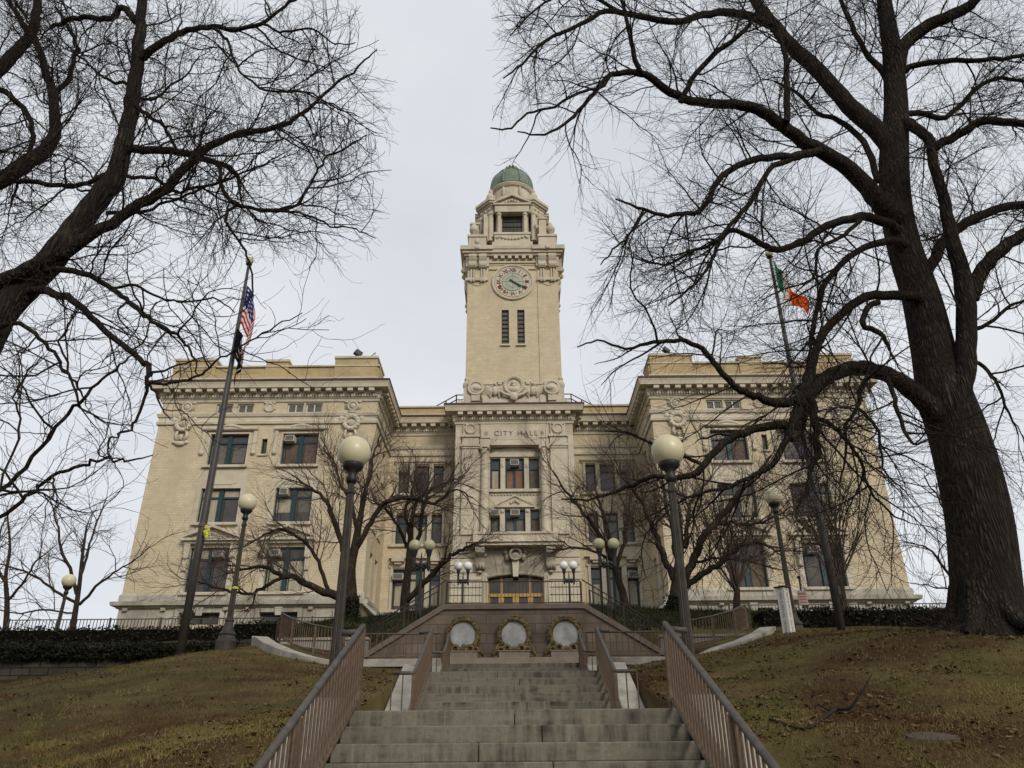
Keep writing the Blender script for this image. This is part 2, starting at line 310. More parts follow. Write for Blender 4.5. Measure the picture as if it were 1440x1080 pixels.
# ------------------------------------------------------------------ ground
XS = [-60, -20, -14, -7, -2.3, 2.3, 7.5, 14, 20, 60]
PR = {
 -60: [(-30, -1.8), (3, -1.8), (26, 1.6), (27.6, 2.6), (46, 6.6), (54, 8.2)],
 -20: [(-30, -1.8), (3, -1.8), (10, -.6), (21, 1.45), (26, 2.2), (27.6, 3.0), (36, 5.2), (46, 7.0), (54, 8.3)],
 -14: [(-30, -1.8), (3, -1.75), (6, -1.25), (10, -.25), (14, .7), (21, 1.95), (26, 2.45), (27.6, 3.2), (36, 5.4), (46, 7.0), (54, 8.3)],
 -7: [(-30, -1.8), (3, -1.75), (6, -1.05), (8, -.48), (10, .12), (14, 1.2), (18, 2.2), (21.6, 3.0), (24, 3.42), (27, 3.62), (33, 5.5), (40, 6.9), (46, 7.8), (54, 8.4)],
 -2.3: [(-30, -1.8), (3.6, -1.75), (8.4, .38), (12, .85), (15.5, 1.6), (19.2, 2.12), (22, 2.15), (26, 3.9), (30, 5.3), (33, 6.05), (40, 7.4), (50, 8.6)],
 2.3: [(-30, -1.8), (3.6, -1.75), (8.4, .38), (12, .85), (15.5, 1.6), (19.2, 2.12), (22, 2.15), (26, 3.9), (30, 5.3), (33, 6.05), (40, 7.4), (50, 8.6)],
 7.5: [(-30, -1.8), (3, -1.75), (6, -.85), (8, .0), (10, .85), (12, 1.56), (14, 2.1), (18, 2.72), (22, 3.3), (26, 4.0), (33, 5.75), (40, 7.05), (46, 7.9), (54, 8.5)],
 14: [(-30, -1.8), (3, -1.75), (6, -.85), (8, -.05), (10, .8), (12, 1.52), (14, 2.08), (18, 2.72), (22, 3.3), (26, 4.0), (33, 5.55), (40, 6.8), (46, 7.6), (54, 8.4)],
 20: [(-30, -1.8), (3, -1.75), (10, .6), (14, 2.0), (22, 3.3), (26, 4.0), (33, 5.5), (40, 6.7), (46, 7.5), (54, 8.4)],
 60: [(-30, -1.8), (3, -1.75), (14, 1.0), (26, 3.2), (40, 5.8), (54, 8.0)],
}
def ground(x, y):
    x = np.atleast_1d(np.asarray(x, float)); y = np.atleast_1d(np.asarray(y, float))
    cols = np.array([np.interp(y, [p[0] for p in PR[k]] + [95, 170], [p[1] for p in PR[k]] + [8.5, -1.9]) for k in XS])
    xc = np.clip(x, -59.99, 59.99); i = np.clip(np.searchsorted(XS, xc) - 1, 0, len(XS) - 2)
    x0 = np.array(XS)[i]; x1 = np.array(XS)[i + 1]; t = (xc - x0) / (x1 - x0); t = t * t * (3 - 2 * t) * .5 + t * .5
    n = np.arange(len(x)); z = cols[i, n] * (1 - t) + cols[i + 1, n] * t
    f = np.clip((np.abs(x) - 60) / 120, 0, 1); z = z * (1 - f) + -1.9 * f
    z += .035 * np.sin(x * 1.7 + y * .6) * np.sin(y * 1.3 - x * .4) * np.clip((np.abs(x) - 2.2) / 2, 0, 1)
    # cut for the stair corridor, terrace and entrance stair
    cor = np.interp(y, [-30, 3.4, 8.5, 13.1, 15.5, 18.4, 19.6, 26, 27.5, 51, 60], [-1.9, -2.0, .2, .2, 1.2, 1.3, 1.7, 1.9, 3.85, 8.6, 8.7])
    m = (np.abs(x) < 2.13) & (y < 52) & (y > -30); z = np.where(m, np.minimum(z, cor), z)
    m = (np.abs(x) < 5.0) & (y > 19.4) & (y < 25.8); z = np.where(m, np.minimum(z, 1.9), z)
    return z
def gz(x, y): return float(ground(x, y)[0])
def axis(a): return np.array(sorted(set(np.round(np.concatenate(a), 4))))
gx = axis([np.linspace(-30, 30, 161), [-2.129, -2.131, 2.129, 2.131, -4.999, -5.001, 4.999, 5.001], [-2500, -1200, -500, -250, -180, -120, -90, -70, -60, -50, -40, 40, 50, 60, 70, 90, 120, 180, 250, 500, 1200, 2500]])
gy = axis([np.linspace(-8, 60, 181), [19.399, 19.401, 25.799, 25.801], [-2500, -800, -200, -60, -20, 70, 80, 95, 110, 130, 150, 170, 200, 300, 600, 1200, 2800]])
GX, GY = np.meshgrid(gx, gy); V = np.stack([GX.ravel(), GY.ravel(), ground(GX.ravel(), GY.ravel())], 1)
nx_, ny_ = len(gx), len(gy); I = (np.arange(ny_ - 1)[:, None] * nx_ + np.arange(nx_ - 1)[None]).ravel()
GRD = mat('winter_lawn', (.055, .050, .017), .95, (.10, .074, .03), 1.1, 10, .6, 14, spec=.05, dirt=(.042, .023, .012), dscale=.36, dlo=.45, dhi=.6, lo=.38, hi=.62)
go = link('ground', np_mesh('ground', V, np.stack([I, I + 1, I + nx_ + 1, I + nx_], 1)), GRD, smooth=True); go['kind'] = 'structure'
MB().box(-300, 300, -12, 3.3, -1.9, -1.62).build('pavement', TREAD)['kind'] = 'structure'

rng = np.random.default_rng(7); random.seed(7)
def noise2(x, y, s):
    return (np.sin(x * s + 1.3) * np.cos(y * s * 1.13 + .7) + .6 * np.sin(x * s * 2.3 + y * s * 1.7) + .4 * np.cos(x * s * 4.1 - y * s * 3.7 + 2)) / 2
def blades(name, n, X0, X1, Y0, Y1, h0, h1, wd, m, label, cat, mask, hid=None):
    x = rng.uniform(X0, X1, n); y = rng.uniform(Y0, Y1, n); k = mask(x, y); x, y = x[k], y[k]; n = len(x); z = ground(x, y) - .006
    h = rng.uniform(h0, h1, n) * (.55 + 1.0 * np.clip(noise2(x, y, 3.3) + .5 * noise2(x + 5, y, 9) + .4, 0, 1)); a = rng.uniform(0, 2 * np.pi, n); b = rng.uniform(0, 2 * np.pi, n); l = rng.uniform(.2, 1.1, n) * h
    B = np.stack([x, y, z], 1); d = np.stack([np.cos(a), np.sin(a), 0 * a], 1) * wd * rng.uniform(.6, 1.4, n)[:, None]
    T = B + np.stack([np.cos(b) * l, np.sin(b) * l, h], 1)
    V = np.stack([B - d, B + d, T], 1).reshape(-1, 3); F = np.arange(3 * n).reshape(-1, 3)
    o = link(name, np_mesh(name, V, F), m); tag(o, label, cat, kind='stuff'); return o
def lawn(x, y):
    ok = (np.abs(x) > 2.2) & ~((np.abs(x) < 4.6) & (y > 19.0)) & (y < 26.5) & ~((np.abs(x) < 8.2) & (y > 19.0 + (np.abs(x) - 4.0) * .9))
    return ok & (np.abs(x) < 2.5 + y * .75) & (rng.uniform(0, 1, len(x)) < .75 + .5 * noise2(x, y, .9)) & (y > 5)
GR1 = mat('lawn_blades', (.085, .09, .025), .9, (.21, .16, .062), .8, 8, spec=.08, dirt=(.085, .05, .024), dscale=.55, dlo=.46, dhi=.6, lo=.36, hi=.64)
blades('grass', 420000, -20, 20, 5, 26.5, .02, .06, .0055, GR1, 'short olive brown winter lawn over the slopes beside the steps', 'grass', lawn)
blades('grass', 260000, -11, 11, 5, 11.5, .018, .05, .0045, GR1, 'thin nearest part of the olive brown lawn at the foot of the slopes', 'grass', lawn)
GR2 = mat('ground_cover_leaf', (.014, .018, .008), .85, (.03, .032, .013), 6, 3, spec=.1)
blades('ground_cover', 60000, -17, 17, 25.4, 38, .08, .22, .02, GR2, 'dark green ground cover on the mound below the city hall', 'ground cover', lambda x, y: (np.abs(x) > 2.6) & (y > 26.2) & (np.abs(x) < 16) & ~((np.abs(x) > 8.5) & (y < 28.8)))
def litter(name, n, m, label):
    x = rng.uniform(-19, 19, n * 6); y = rng.uniform(6, 25, n * 6); cl = np.clip(.35 + 1.3 * noise2(x + 3, y, 2.9) + .5 * noise2(x, y + 9, 7.0), .05, 1.6)
    p = np.where(x > 0, .5 + .5 * noise2(x, y, .8), .14 + .14 * noise2(x, y, .9)) + 1.2 * np.exp(-((np.abs(x) - 2.6) / .9) ** 2) * (y < 15.5)
    k = (np.abs(x) > 2.15) & ~((np.abs(x) < 8.2) & (y > 19.0 + np.maximum(np.abs(x) - 4.0, 0) * .9)) & (np.abs(x) < 2.5 + y * .75) & (rng.uniform(0, 1, len(x)) < p * cl); x, y = x[k][:n], y[k][:n]; n = len(x)
    z = ground(x, y) + rng.uniform(.008, .035, n); s = .011 + .034 * rng.uniform(0, 1, n) ** 2; a = rng.uniform(0, 2 * np.pi, n)
    u = np.stack([np.cos(a), np.sin(a), rng.uniform(-.5, .5, n)], 1) * s[:, None]; v = np.stack([-np.sin(a), np.cos(a), rng.uniform(-.6, .6, n)], 1) * (s * rng.uniform(.35, .8, n))[:, None]
    C = np.stack([x, y, z], 1); V = np.stack([C - u, C + v * .9 + [0, 0, .006], C + u, C - v], 1).reshape(-1, 3)
    return tag(link(name, np_mesh(name, V, np.arange(4 * n).reshape(-1, 4)), m), label, 'leaves', kind='stuff')
LEAF = mat('dry_leaf', (.045, .022, .011), .9, (.19, .125, .06), 28, 2, spec=.1, lo=.3, hi=.72)
litter('fallen_leaves', 40000, LEAF, 'dry brown leaves scattered over the lawn')

# ------------------------------------------------------------------ stairs, landings, terrace
RISE, RUN = .16, .36
def flight(name, n, y_top, z_top, hw, label, cheek_z=(.1, .1), group=None):
    root = empty(name, (0, y_top - n * RUN, z_top - n * RISE), label, 'stairs')
    for k in range(n):
        z = z_top - k * RISE; y = y_top - k * RUN; m = MB(); j = random.Random(k + int(y_top * 10)).uniform(-.55, .55)
        for a, b in ((-hw, j - .003), (j + .003, hw)): m.box(a, b, y - .02, y + RUN + .02, z - RISE + .002, z)
        m.build('step', STEP, root, bevel=.012)
    for s in (-1, 1):
        y0, y1 = y_top - n * RUN - .05, y_top + .35; m = MB()
        z0, z1 = z_top - n * RISE, z_top
        m.prismx([(y0, z0 - .6), (y0, z0 + cheek_z[0] + .02), (y0 + .35, z0 + cheek_z[0] + .17), (y1 - .45, z1 + cheek_z[1]), (y1, z1 + cheek_z[1]), (y1, z1 - .8)], s * (hw + .06), s * (hw + .43))
        m.build('cheek_wall', KERB, root, bevel=.02)
    return root
flight('stone_stairs', 13, 8.38, .535, 1.66, 'nearest and widest flight of stained grey stone steps', (.08, .12))
flight('stone_stairs', 7, 15.41, 1.655, 1.66, 'middle flight of worn stone steps between two white sloping cheek walls', (.1, .13))
flight('stone_stairs', 4, 19.68, 2.295, 1.66, 'short top flight of stone steps just below the three wreaths', (.1, .05))
def struct(name, m, mt, bevel=0): o = m.build(name, mt, bevel=bevel); o['kind'] = 'structure'; return o
struct('paving', MB().box(-1.66, 1.66, 8.76, 13.3, .2, .531), TREAD)
struct('paving', MB().box(-1.66, 1.66, 15.79, 18.62, 1.3, 1.651), TREAD)
struct('terrace', MB().box(-4.25, -1.72, 19.35, 22.9, 1.6, 2.32).box(1.72, 4.25, 19.35, 22.9, 1.6, 2.32).box(-1.66, 1.66, 20.06, 22.9, 1.6, 2.291), TREAD)
ko = MB()
for s in (-1, 1): ko.box(s * 1.74, s * 4.3, 19.2, 19.5, 2.18, 2.36)
tag(ko.build('kerb', KERB, bevel=.015), kind='structure')

def handrail(label, pts, h, group='brown metal railings of the stairs', ret0=None, ret1=None, sp=.115, br=.011, tr=.03, posts=None, lowrail=.09, name='railing', mt=None):
    """pts: floor line (x,y,z) the railing follows; ret: offset vectors of level return pieces at either end"""
    P = [np.array(p, float) for p in pts]
    root = empty(name, tuple(P[0]), label, 'railing', group)
    up = np.array([0, 0, h])
    top = [p + up for p in P]
    if ret0 is not None: top = [top[0] + np.array(ret0) * .98, top[0] + np.array(ret0) * .6] + [top[0] + np.array(ret0) * .12] + top
    if ret1 is not None: top = top + [top[-1] + np.array(ret1) * .1 - np.array([0, 0, .05]), top[-1] + np.array(ret1) - np.array([0, 0, .07])]
    MB().tube(top, tr, 10).build('handrail', mt or RAILT, root, smooth=True)
    MB().tube([p + np.array([0, 0, lowrail]) for p in P], tr * .7, 8).build('bottom_rail', mt or RAIL, root, smooth=True)
    me = None
    segs = [(P[i], P[i + 1], h) for i in range(len(P) - 1)]
    if ret0 is not None: segs.append((P[0], P[0] + np.array(ret0), h))
    if ret1 is not None: segs.append((P[-1], P[-1] + np.array(ret1), h - .07))
    cnt = 0
    for a, b, hh in segs:
        L_ = np.linalg.norm((b - a)[:2]); n = max(2, int(L_ / sp))
        for i in range(1, n + (1 if (a is P[0] and len(segs) > 1 and b is not P[1]) else 0)):
            if cnt > 95: break
            p = a + (b - a) * i / n
            if me is None:
                o = MB().lathe(0, 0, [(br, lowrail * .6), (br, h - .005)], 6).build('baluster', mt or RAIL, root, world=False); me = o.data
            else:
                o = bpy.data.objects.new('baluster', me); COL.objects.link(o); o.parent = root
            o.location = Vector(p - P[0]); cnt += 1
            if hh != h: o.scale.z = hh / h
    pm = None
    for p in (posts if posts is not None else (P if len(P) <= 4 else [P[0], P[-1]])):
        p = np.array(p, float)
        if pm is None: o = MB().box(-.028, .028, -.028, .028, -.25, h - .02).build('post', mt or RAIL, root, world=False); pm = o.data
        else: o = bpy.data.objects.new('post', pm); COL.objects.link(o); o.parent = root
        o.location = Vector(p - P[0])
    return root
def lin(a, b, n): return [np.array(a) + (np.array(b) - np.array(a)) * i / (n - 1) for i in range(n)]
side = {-1: 'left', 1: 'right'}
for s in (-1, 1):
    x = s * 1.6
    handrail(side[s] + ' hand railing of the nearest wide stone steps', lin((x, 3.9, -1.45), (x, 8.42, .535), 2), .83, ret1=(s * .22, .0, 0), posts=[(x, 3.9, -1.45), (x, 6.15, -.46), (x, 8.42, .535)], br=.0115)
    handrail(side[s] + ' railing of the middle flight with a curved end over the white cheek', lin((x, 12.98, .58), (x, 15.5, 1.66), 2), .80, ret0=(s * .34, -.02, 0), ret1=(s * .25, .05, 0))
    handrail(side[s] + ' railing of the short flight under the wreath wall', lin((x, 18.35, 1.66), (x, 19.75, 2.3), 2), .72, ret0=(s * .32, -.02, 0))
    handrail(side[s] + ' level guard rail along the front edge of the terrace', lin((s * 1.75, 19.4, 2.34), (s * 4.2, 19.4, 2.34), 2), .62, tr=.022, sp=.14)
    # flared kerb with railing up to the lawn
    dz = .17 if s > 0 else .03
    C = [(4.25, 19.3, 2.32), (4.9, 19.55, 2.42), (5.7, 20.3, 2.68), (6.5, 21.4, 3.02), (7.15, 22.6, 3.36), (7.35, 23.1, 3.42)]
    m = MB(); pr = []
    Cn = [np.array([s * a, b, c + dz * min(1, i)]) for i, (a, b, c) in enumerate(C)]
    V = []; F = []
    for i, p in enumerate(Cn):
        d = (Cn[min(i + 1, 5)] - Cn[max(i - 1, 0)]); d[2] = 0; d /= np.linalg.norm(d); nn = np.array([-d[1], d[0], 0]) * .2
        V += [p - nn - [0, 0, .9], p - nn + [0, 0, .02], p + nn + [0, 0, .02], p + nn - [0, 0, .9]]
    F = [(i * 4 + j, i * 4 + (j + 1) % 4, i * 4 + 4 + (j + 1) % 4, i * 4 + 4 + j) for i in range(5) for j in range(4)] + [(0, 1, 2, 3), (23, 22, 21, 20)]
    o = m.add(V, F).build('flared_kerb', KERB, bevel=.02); tag(o, ('left' if s < 0 else 'right') + ' pale concrete kerb curving up from the terrace to the lawn', 'kerb')
    handrail(side[s] + ' railing on the flared kerb beside the lawn lamp', [np.array([s * (a - .3), b + .35, c + dz]) for a, b, c in ((4.5, 19.4, 2.36), (5.4, 20.1, 2.6), (6.3, 21.2, 2.95), (7.0, 22.5, 3.33))], .72, tr=.022, sp=.12, ret1=(s * .3, .5, -.05), name='railing')
    # sloping path inside the kerb
    tag(MB().box(s * 4.3, s * 6.9, 23.5, 23.75, 2.0, 3.42).box(s * 4.28, s * 6.95, 23.45, 23.8, 3.422, 3.5).build('low_wall', KERB if s < 0 else TREAD, bevel=.01), side[s] + ' low concrete wall behind the flared kerb railing', 'wall')
    V = []; n_ = 6
    for a, b, c in C: V += [(s * (a - .15), b + .1, c - .06), (s * (a - .15), 23.5, c - .02)]
    pa = MB().add(V, [(i * 2, i * 2 + 2, i * 2 + 3, i * 2 + 1) for i in range(5)]); struct('path', pa, TREAD)

# wreath wall
ww = empty('granite_wall', (0, 22.5, 2.3), 'pinkish granite wall with sloping shoulders carrying three round bronze wreaths', 'wall')
pl = [(-4.62, 2.2), (4.62, 2.2), (4.62, 2.44), (1.98, 4.06), (-1.98, 4.06), (-4.62, 2.44)]
MB().prism(pl, 22.4, 22.95).build('wall', GRAN, ww)
MB().prism([(-4.66, 2.442), (-1.98, 4.062), (1.98, 4.062), (4.66, 2.442), (4.66, 2.60), (2.02, 4.21), (-2.02, 4.21), (-4.66, 2.60)], 22.33, 23.02).build('coping', GRANC, ww, bevel=.01)
MB().box(-2.6, 2.6, 22.02, 22.398, 2.2, 2.72).build('ledge', GRANL, ww, bevel=.01)
rw = random.Random(3)
for i, cx in enumerate((-1.43, 0, 1.43)):
    c = (cx, 22.3, 3.36)
    m = MB(); m.ring(c, .42, .07, 36, 8)
    for k in range(190):
        a = rw.uniform(0, 2 * math.pi); q = .425 + rw.uniform(-.055, .075); b = rw.uniform(-.085, -.02)
        m.ball((cx + q * math.cos(a), 22.3 + b, 3.36 + q * math.sin(a)), .03, 6, 4, (abs(math.sin(a)) * .9 + .45, .55, abs(math.cos(a)) * .9 + .45))
    me = m.build('wreath', BRONZE, ww, smooth=True)
    MB().disc((cx, 22.31, 3.36), .37, .09, 40).build('plaque', DISC, me)
    b = MB()
    for s in (-1, 1):
        b.ring((cx + s * .2, 22.2, 2.97), .09, .045, 16, 6); b.ring((cx + s * .37, 22.2, 2.93), .08, .04, 14, 6); b.ring((cx + s * .5, 22.2, 2.83), .075, .032, 14, 6); b.tube([(cx + s * .42, 22.22, 3.1), (cx + s * .5, 22.2, 2.98), (cx + s * .56, 22.2, 2.78)], [.03, .05, .04], 6); b.ball((cx + s * .1, 22.18, 2.94), .07, 7, 5)
    b.ball((cx, 22.22, 2.97), .075, 8, 6)
    if i == 0: b.ball((cx + .03, 22.22, 3.03), .075, 8, 6)
    b.build('scroll_base', BRONZE, me, smooth=True)
    MB().box(cx - .42, cx + .42, 22.1, 22.399, 2.722, 2.885).box(cx - .45, cx + .45, 22.07, 22.399, 2.885, 2.91).build('bracket', GRANL, me, bevel=.008)
handrail('railing on top of the granite wreath wall in front of the entrance', lin((-1.95, 22.66, 4.2), (1.95, 22.66, 4.2), 2), .70, tr=.018, sp=.105, br=.007, mt=LAMPP)
for s in (-1, 1):
    handrail(side[s] + ' sloping railing on the shoulder of the wreath wall', lin((s * 4.3, 22.66, 2.78), (s * 1.99, 22.66, 4.2), 2), .74, tr=.018, sp=.11, br=.007, mt=LAMPP, posts=[(s * 4.3, 22.66, 2.78), (s * 3.15, 22.66, 3.49)])
    handrail(side[s] + ' rear railing of the side steps behind the wreath wall', lin((s * 5.1, 24.75, 2.75), (s * 2.4, 24.75, 4.25), 2), .82, tr=.018, sp=.11, br=.007, mt=LAMPP, posts=[(s * 5.1, 24.75, 2.75), (s * 2.4, 24.75, 4.25)])
    st = empty('stone_stairs', (s * 4.6, 23.8, 2.3), side[s] + ' side steps climbing behind the wreath wall to the upper landing', 'stairs')
    for k in range(9):
        MB().box(s * (4.62 - k * .3), s * 2.0, 23.03, 24.9, 2.3 + k * .2, 2.3 + k * .2 + .196).build('step', STEP, st)
struct('landing', MB().box(-1.98, 1.98, 23.03, 27.5, 3.0, 4.1), TREAD)
up = empty('stone_stairs', (0, 27.5, 4.1), 'upper steps rising from the wreath wall landing towards the entrance doors', 'stairs')
for k in range(30): MB().box(-1.9, 1.9, 27.52 + k * .78, 27.52 + (k + 1) * .78 + .02, 3.2 + k * .162, 4.1 + (k + 1) * .162).build('step', STEP, up)

# ------------------------------------------------------------------ city hall
BX = .15; WY, CY, BY, TY = 54.0, 61.0, 58.65, 59.6
CH = empty('city_hall', (BX, WY, 8.3), 'large buff brick and limestone city hall with a domed clock tower and two projecting wings', 'building')
def X(v): return v + BX
rb = random.Random(11)
def cartouche(m, x, y, z, s=1.0):        # shield medallion, wreath and ribbon tails in relief
    m.box(x - .62 * s, x + .62 * s, y - .05, y, z + 1.15 * s, z + 1.72 * s + .1)
    m.ring((x, y - .08, z + 1.42 * s), .36 * s, .09 * s, 20, 6); m.disc((x, y - .1, z + 1.42 * s), .25 * s, .1, 16)
    for q in (-1, 1): m.ball((x + q * .5 * s, y - .06, z + 1.75 * s), .13 * s, 8, 5, (1.5, 1, .8)); m.ball((x + q * .78 * s, y - .05, z + .35 * s), .2 * s, 8, 5, (1.2, .8, 1.3))
    m.box(x - .3 * s, x + .3 * s, y - .22, y, z + .78 * s, z + .95 * s)
    m.ring((x, y - .1, z), .52 * s, .2 * s, 22, 7); m.disc((x, y - .12, z + .02), .3 * s, .12, 16)
    for k in range(14):
        a = 2 * math.pi * k / 14; m.ball((x + .56 * s * math.cos(a), y - .2, z + .56 * s * math.sin(a)), .14 * s, 7, 5)
    for q in (-1, 1):
        m.tube([(x + q * .3 * s, y - .08, z - .55 * s), (x + q * .42 * s, y - .1, z - .95 * s), (x + q * .3 * s, y - .1, z - 1.35 * s)], [.13 * s, .11 * s, .14 * s], 6)
        m.ball((x + q * .4 * s, y - .06, z - 1.5 * s), .2 * s, 8, 5, (1.3, .6, .8))
    m.ball((x, y - .1, z - 1.62 * s), .26 * s, 8, 5, (1.5, .6, .8)); m.ball((x, y - .1, z - 1.1 * s), .18 * s, 8, 5, (.8, .6, 1.5))
def window(x0, x1, z0, z1, y, kind='double', ac=None, blind=None, sill=True, fm=None, tr=.74):
    m = MB(); f = .11; d = .12; fm = fm or TEAL
    m.box(x0, x0 + f, y, y + d, z0, z1).box(x1 - f, x1, y, y + d, z0, z1).box(x0 + f, x1 - f, y, y + d, z0, z0 + f).box(x0 + f, x1 - f, y, y + d, z1 - f, z1)
    zt = z0 + (z1 - z0) * tr; c = (x0 + x1) / 2
    if kind == 'double':
        m.box(c - .15, c + .15, y - .07, y + d, z0 + f, z1 - f)
        for a, b in ((x0 + f, c - .15), (c + .15, x1 - f)): m.box(a, b, y - .02, y + d, zt - .07, zt + .07); m.box(a + .12, a + .17, y + .01, y + d, z0 + f, zt - .09)
    elif kind == 'sash':
        m.box(x0 + f, x1 - f, y - .02, y + d, zt - .06, zt + .06)
    elif kind == 'pair':
        m.box(c - .1, c + .1, y - .02, y + d, z0 + f, z1 - f); m.box(x0 + f, c - .1, y - .02, y + d, zt - .06, zt + .06); m.box(c + .1, x1 - f, y - .02, y + d, zt - .06, zt + .06)
    elif kind == 'attic':
        m.box(c - .05, c + .05, y - .02, y + d, z0 + f, z1 - f)
    w_ = m.build('window', fm, CH)
    MB().box(x0 + .02, x1 - .02, y + .075, y + .1, z0 + .02, z1 - .02).build('pane', GLASS, w_)
    if sill: MB().box(x0 - .22, x1 + .22, y - .52, y + .02, z0 - .2, z0 - .002).build('sill', STONE, w_, bevel=.02)
    for b in blind or []:                # (u0,u1,v0,v1,material)
        MB().box(x0 + f + (x1 - x0 - 2 * f) * b[0], x0 + f + (x1 - x0 - 2 * f) * b[1], y + .06, y + .073, z0 + f + (z1 - z0 - 2 * f) * b[2], z0 + f + (z1 - z0 - 2 * f) * b[3]).build('blind', b[4], w_)
    for a in ac or []:                   # (u, z)
        ax = x0 + (x1 - x0) * a[0]; hw = a[2] if len(a) > 2 else .36
        t = MB().box(ax - hw, ax + hw, y - .62, y + .07, a[1] - .23, a[1] + .23).build('air_conditioner', ACW, w_, bevel=.015)
        g = MB()
        for k in range(7): g.box(ax - hw + .06, ax + hw - .06, y - .628, y - .6, a[1] - .18 + k * .054, a[1] - .18 + k * .054 + .04)
        g.build('grille', ACD, w_)
    return w_
ROWS = [(11.1, 14.27), (16.05, 18.68), (20.45, 23.0)]
COLS = [(20.2, 23.1), (14.88, 17.6)]
belt = lambda: [(0, 23.8), (.14, 23.8), (.17, 24.0), (.08, 24.1), (.06, 24.36), (.16, 24.42), (.22, 24.62), (.22, 24.68), (0, 24.72)]
corn = [(0, 25.62), (.1, 25.66), (.13, 25.84), (.2, 25.9), (.2, 25.97), (.24, 26.2), (.3, 26.24), (.3, 26.56), (.84, 26.56), (.84, 26.62), (.88, 26.84), (.94, 26.98), (.95, 27.03), (0, 27.06)]
flash = [(0, 27.062), (.985, 27.036), (.985, 27.2), (.9, 27.22), (0, 27.22)]
def modillions(m, d, path):              # blocks under the corona and dentils on the bed mould, along straight runs of a plan path
    for (ax, ay), (bx, by) in zip(path[:-1], path[1:]):
        L_ = math.hypot(bx - ax, by - ay); tx, ty = (bx - ax) / L_, (by - ay) / L_; nx, ny = ty, -tx
        n = max(1, round(L_ / .82)); st = L_ / n
        for i in range(n):
            c = (i + .5) * st; cx, cy = ax + tx * c, ay + ty * c
            hw = .21
            P = [(cx - tx * hw + nx * .302, cy - ty * hw + ny * .302), (cx + tx * hw + nx * .302, cy + ty * hw + ny * .302), (cx + tx * hw + nx * .76, cy + ty * hw + ny * .76), (cx - tx * hw + nx * .76, cy - ty * hw + ny * .76)]
            m.add([(p[0], p[1], z) for z in (26.29, 26.558) for p in P], [(3, 2, 1, 0), (4, 5, 6, 7), (0, 1, 5, 4), (1, 2, 6, 5), (2, 3, 7, 6), (3, 0, 4, 7)])
        n = max(1, int(L_ / .21)); st = L_ / n
        for i in range(n):
            c = (i + .5) * st; cx, cy = ax + tx * c, ay + ty * c; hw = .06
            P = [(cx - tx * hw + nx * .22, cy - ty * hw + ny * .22), (cx + tx * hw + nx * .22, cy + ty * hw + ny * .22), (cx + tx * hw + nx * .33, cy + ty * hw + ny * .33), (cx - tx * hw + nx * .33, cy - ty * hw + ny * .33)]
            d.add([(p[0], p[1], z) for z in (25.98, 26.19) for p in P], [(3, 2, 1, 0), (4, 5, 6, 7), (0, 1, 5, 4), (1, 2, 6, 5), (2, 3, 7, 6), (3, 0, 4, 7)])
wt = [(0, 10.0), (.16, 10.05), (.2, 10.14), (.46, 10.2), (.5, 10.44), (.3, 10.5), (0, 10.52)]
